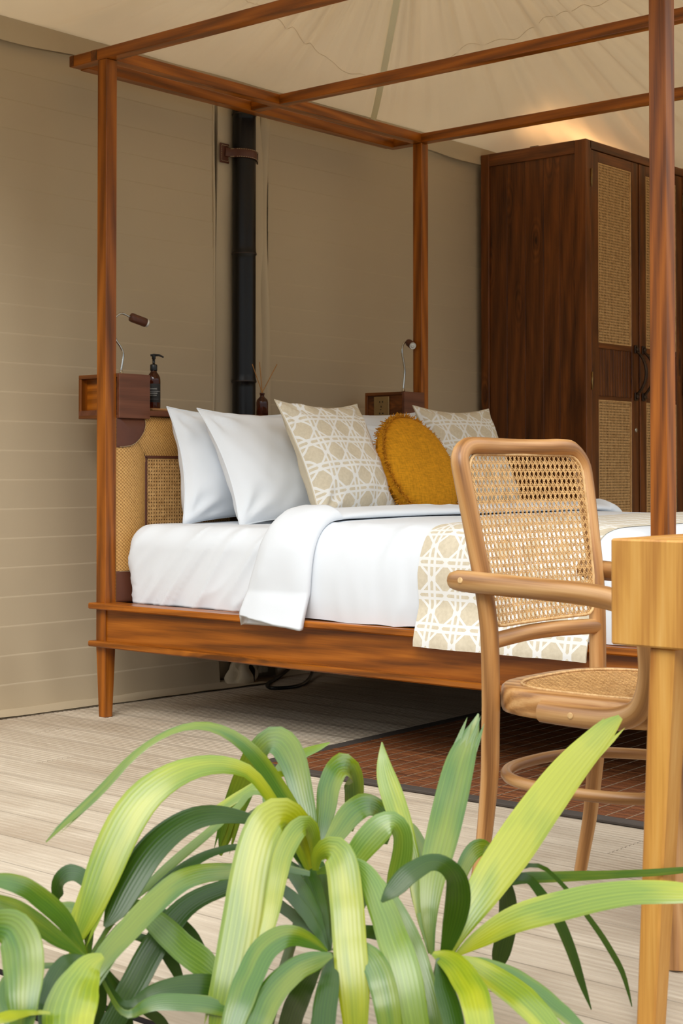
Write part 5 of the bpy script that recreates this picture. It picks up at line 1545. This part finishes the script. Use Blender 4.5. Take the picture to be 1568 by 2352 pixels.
("H4","d",0,"-2243,-2557,237,49,25,63,73;-2251,-2554,238,113,20,67,72;-2260,-2554,239,178,2,77,63;-2269,-2554,239,222,-21,85,48;-2278,-2556,236,249,-36,86,35;-2288,-2560,232,269,-45,85,26;-2296,-2564,228,278,-53,83,17;-2305,-2569,224,280,-58,81,10;-2312,-2574,219,276,-60,79,7;-2320,-2579,213,257,-60,80,8;-2327,-2584,207,219,-59,81,10;-2333,-2587,200,166,-57,81,11;-2339,-2590,193,109,-56,82,13;-2343,-2592,185,54,-54,83,15"),
("H4","y",0,"-2262,-2612,255,88,-12,64,76;-2271,-2611,253,191,-16,67,73;-2280,-2611,250,291,-31,75,59;-2290,-2614,246,373,-46,80,40;-2299,-2618,241,442,-52,80,29;-2309,-2623,237,505,-56,80,21;-2319,-2629,233,561,-60,79,13;-2328,-2636,229,603,-62,78,8;-2337,-2643,225,628,-64,77,4;-2345,-2649,220,637,-65,76,1;-2353,-2656,215,624,-65,76,-1;-2359,-2662,207,592,-65,76,-1;-2365,-2667,199,551,-65,76,0;-2369,-2670,190,513,-64,76,2"),
("H4","y",0,"-2381,-2657,227,47,33,66,68;-2387,-2655,229,55,29,69,67;-2395,-2654,231,64,21,74,64;-2402,-2655,233,75,12,79,60;-2410,-2655,235,90,3,83,56;-2419,-2657,237,112,-7,86,51;-2427,-2659,239,140,-13,87,47;-2435,-2661,241,162,-14,88,46;-2443,-2663,242,169,-11,87,48;-2452,-2665,243,162,-7,86,50;-2460,-2666,244,150,-3,85,53;-2467,-2666,244,135,2,83,56;-2474,-2665,244,121,10,80,59;-2481,-2664,243,111,14,78,61"),
("H4","d",0,"-2141,-2444,195,48,62,-78,-3;-2137,-2442,214,66,62,-78,-4;-2132,-2438,232,82,63,-77,-2;-2127,-2434,249,99,68,-74,4;-2122,-2427,265,120,75,-64,15;-2119,-2418,277,152,82,-47,32;-2117,-2405,284,194,84,-30,45;-2116,-2392,289,237,82,-8,57;-2116,-2376,288,285,74,15,66;-2116,-2362,283,370,60,38,70;-2115,-2351,273,391,33,64,69;-2113,-2341,261,297,2,83,55;-2110,-2334,249,165,-29,89,36;-2108,-2329,236,70,-37,88,30"),
("H4","g",0,"-2155,-2459,199,48,70,-72,6;-2155,-2458,209,81,68,-73,4;-2154,-2457,219,115,68,-74,3;-2153,-2456,229,149,70,-71,8;-2153,-2454,238,180,76,-62,18;-2153,-2451,245,209,83,-41,37;-2155,-2446,250,243,81,-6,58;-2158,-2440,253,280,72,18,67;-2162,-2432,254,301,68,26,69;-2165,-2425,255,297,70,23,68;-2169,-2419,256,265,71,20,67;-2172,-2413,258,206,70,22,68;-2175,-2407,259,134,69,24,68;-2179,-2401,261,66,69,25,68"),
("H4","p",0,"-2141,-2444,192,40,10,-87,-49;-2131,-2457,216,72,10,-87,-49;-2120,-2469,241,104,5,-86,-52;-2111,-2482,259,147,-22,-73,-64;-2101,-2493,261,204,-67,-28,-69;-2092,-2503,250,267,-78,-4,-62;-2084,-2513,240,332,-79,-1,-61;-2075,-2522,228,376,-80,2,-60;-2066,-2533,215,391,-80,2,-60;-2057,-2543,202,396,-79,-1,-61;-2047,-2554,191,414,-79,-3,-62;-2038,-2565,180,385,-79,-2,-61;-2029,-2575,168,239,-80,1,-60;-2021,-2584,157,51,-80,1,-60"),
("H4","d",0,"-2114,-2413,180,34,-2,-83,-56;-2101,-2426,198,50,-1,-84,-55;-2086,-2437,217,66,-1,-83,-55;-2071,-2449,232,83,-10,-80,-59;-2056,-2459,241,106,-32,-66,-68;-2041,-2469,237,136,-56,-43,-71;-2026,-2477,228,163,-64,-32,-70;-2012,-2483,218,182,-71,-21,-68;-2001,-2488,206,190,-77,-6,-63;-1990,-2492,192,187,-82,7,-57;-1981,-2494,176,178,-84,17,-52;-1972,-2497,161,150,-84,21,-50;-1965,-2500,147,89,-84,24,-48;-1958,-2503,133,19,-84,25,-48"),
("H4","d",0,"-2128,-2429,186,35,-23,-73,-65;-2117,-2439,193,54,-21,-74,-64;-2107,-2449,201,74,-22,-74,-64;-2096,-2458,208,93,-29,-69,-67;-2085,-2467,211,112,-45,-56,-70;-2075,-2475,208,128,-61,-37,-70;-2064,-2483,201,144,-70,-23,-68;-2054,-2490,192,156,-74,-14,-66;-2046,-2494,183,166,-80,2,-60;-2040,-2497,173,172,-84,20,-51;-2034,-2500,162,166,-84,27,-47;-2029,-2502,150,134,-84,32,-43;-2025,-2504,139,83,-84,37,-40;-2020,-2507,128,31,-84,38,-39"),
("H4","d",0,"-2204,-2525,221,34,-81,34,-48;-2194,-2533,199,47,-81,35,-48;-2183,-2540,176,59,-80,26,-54;-2172,-2547,159,81,-66,-16,-74;-2159,-2555,158,118,-20,-67,-72;-2146,-2564,168,164,-12,-72,-68;-2132,-2574,173,208,-25,-63,-73;-2116,-2585,175,250,-34,-56,-76;-2101,-2595,175,286,-41,-49,-77;-2086,-2606,173,322,-49,-40,-77;-2070,-2618,168,342,-57,-29,-77;-2056,-2628,159,305,-66,-15,-73;-2044,-2638,148,216,-71,-5,-70;-2032,-2648,135,122,-72,-3,-69"),
("H4","g",0,"-2217,-2541,225,34,-81,42,-41;-2209,-2548,201,45,-81,43,-41;-2200,-2556,177,55,-81,37,-45;-2191,-2564,158,74,-75,5,-66;-2181,-2573,153,118,-36,-54,-76;-2169,-2585,162,179,-22,-65,-72;-2156,-2597,167,215,-37,-52,-76;-2142,-2611,167,227,-46,-43,-77;-2128,-2624,165,229,-50,-39,-77;-2114,-2637,163,230,-52,-36,-77;-2101,-2650,159,225,-57,-30,-77;-2089,-2662,153,190,-64,-19,-75;-2078,-2672,145,114,-69,-10,-72;-2068,-2683,136,30,-70,-8,-71"),
("H4","d",0,"-2149,-2466,193,36,-77,33,-55;-2141,-2469,182,54,-77,32,-56;-2133,-2472,169,73,-76,31,-56;-2125,-2473,157,92,-76,32,-56;-2116,-2474,144,110,-77,36,-53;-2108,-2474,131,127,-77,43,-46;-2100,-2472,119,142,-76,59,-29;-2094,-2468,109,160,-66,75,-2;-2090,-2463,98,172,-60,80,9;-2085,-2459,87,174,-60,80,9;-2081,-2454,75,167,-59,80,11;-2077,-2450,63,154,-58,81,12;-2075,-2446,51,138,-59,80,11;-2073,-2443,39,124,-60,80,9"),
("H4","d",0,"-2135,-2451,187,36,-74,21,-64;-2124,-2456,174,50,-74,21,-64;-2113,-2460,159,64,-74,20,-65;-2100,-2462,144,78,-73,18,-66;-2087,-2464,130,92,-72,16,-67;-2074,-2465,116,106,-71,11,-70;-2061,-2466,103,121,-65,-2,-76;-2048,-2466,93,138,-59,-13,-80;-2036,-2465,85,150,-63,-6,-77;-2025,-2464,74,151,-74,21,-64;-2015,-2462,61,141,-77,45,-44;-2007,-2460,48,125,-76,56,-33;-2000,-2458,34,106,-76,57,-31;-1994,-2457,20,88,-76,56,-33"),
("H4","g",0,"-2242,-2558,232,35,32,47,82;-2258,-2546,231,53,32,47,82;-2276,-2534,231,71,31,48,82;-2295,-2524,232,89,25,53,81;-2312,-2517,231,108,12,64,76;-2326,-2514,228,129,-18,80,57;-2337,-2516,221,151,-51,83,23;-2345,-2521,213,164,-68,73,-6;-2350,-2529,204,170,-75,60,-28;-2353,-2540,194,171,-77,53,-36;-2355,-2550,184,161,-76,56,-33;-2358,-2558,174,133,-75,59,-28;-2360,-2565,164,93,-75,60,-27;-2361,-2571,153,53,-75,61,-26"),
("H4","d",0,"-2171,-2487,200,35,-74,62,-24;-2167,-2487,189,69,-75,61,-26;-2163,-2486,179,105,-75,62,-25;-2159,-2485,168,139,-72,67,-16;-2155,-2483,157,171,-65,76,1;-2152,-2479,146,199,-52,83,21;-2150,-2474,135,223,-42,84,34;-2149,-2468,124,239,-39,84,38;-2147,-2462,113,248,-42,84,35;-2145,-2457,102,248,-47,84,28;-2143,-2453,91,238,-50,83,24;-2142,-2449,80,221,-52,83,21;-2140,-2445,69,201,-53,82,19;-2139,-2442,58,184,-54,82,19")]
# ================================================================ PALMS
HUB = {'H1': V((-1.831, -2.579, .27)), 'H2': V((-1.974, -2.734, .216)), 'H3': V((-1.829, -2.811, .192)), 'H4': V((-2.187, -2.498, .213))}
PL = {'H1': ('tall arching lady palm in the middle of the foreground, tips reaching left', 'H1'),
      'H2': ('low dark-hearted lady palm in the middle foreground, below the tallest one', 'H2'),
      'H3': ('lady palm with upright spear leaves in front of the chair', 'H3'),
      'H4': ('lady palm at the lower left corner in front of the deck edge', 'H4')}
ROOT = {'H1': V((-2.165, -2.62, -.6)), 'H2': V((-2.19, -2.80, -.6)), 'H3': V((-2.17, -2.93, -.6)), 'H4': V((-2.30, -2.52, -.6))}
plants = {}
for k in ('H4', 'H1', 'H2', 'H3'):
    t = thing('lady_palm', PL[k][0], 'plant', ROOT[k], 'lady palms beyond the deck edge')
    plants[k] = t
    a, b = ROOT[k], HUB[k]
    mid = a.lerp(b, .6)+V((-.05, -.02, .05))
    q = smooth_path([tuple(a)+(.014,), tuple(mid)+(.010,), tuple(b)+(.006,)], 16)
    MB().tube([p[:3] for p in q], [p[3] for p in q], 8).build('stem', M_STEM, t)
def make_leaf(g, kind, fr, data):
    rows = [[float(x) for x in r.split(',')] for r in data.split(';')]
    P = [(r[0]/1000, r[1]/1000, r[2]/1000, r[3]/10000, r[4]/100, r[5]/100, r[6]/100) for r in rows]
    q = smooth_path(P, 30)
    # resample by arc length so that the blade stays even
    n = len(q)
    K = 8
    mb = MB()
    vs, uv = [], []
    acc = 0
    cen = []
    for i, p in enumerate(q):
        c = V(p[:3])
        if i: acc += (c-cen[-1]).length
        cen.append(c)
        t = V(q[min(i+1, n-1)][:3])-V(q[max(i-1, 0)][:3])
        t.normalize()
        s = V(p[4:7])
        s -= t*s.dot(t)
        s.normalize()
        nn = s.cross(t)
        if nn.z < 0: nn = -nn
        w = max(p[3], .0015)
        for k in range(K+1):
            a = 2*k/K-1
            ple = (.022*w if k % 2 else 0)                  # longitudinal pleats
            vs.append(c+s*(a*w/2)+nn*(w*.028*(1-a*a)-w*.014+ple))
            uv.append(((a+1)/2, acc*3))
    fs = []
    R = K+1
    for i in range(n-1):
        for k in range(K): fs.append([i*R+k, i*R+k+1, (i+1)*R+k+1, (i+1)*R+k])
    mb.add(vs, fs, 0, True, uv)
    if fr:      # toothed tip: slender points continuing the blade
        i0 = n-6
        for k in range(0, K, 2):
            a0, a1 = vs[i0*R+k], vs[i0*R+k+2]
            d = (cen[-1]-cen[i0])
            ln = d.length*(.75+.4*abs(nz(k*3.1, acc*9)))
            d = d.normalized()
            tip = (V(a0)+V(a1))/2+d*ln
            m_ = (V(a0)+V(a1))/2+d*ln*.55
            h = (V(a1)-V(a0))*.3
            mb.add([V(a0), V(a1), m_+h, m_-h, tip], [[0, 1, 2, 3], [3, 2, 4]], 0, True, [(k/K, acc*3), ((k+2)/K, acc*3), ((k+2)/K, acc*3+.1), (k/K, acc*3+.1), ((k+1)/K, acc*3+.2)])
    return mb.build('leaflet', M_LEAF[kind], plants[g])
for lf in LEAVES: make_leaf(*lf)
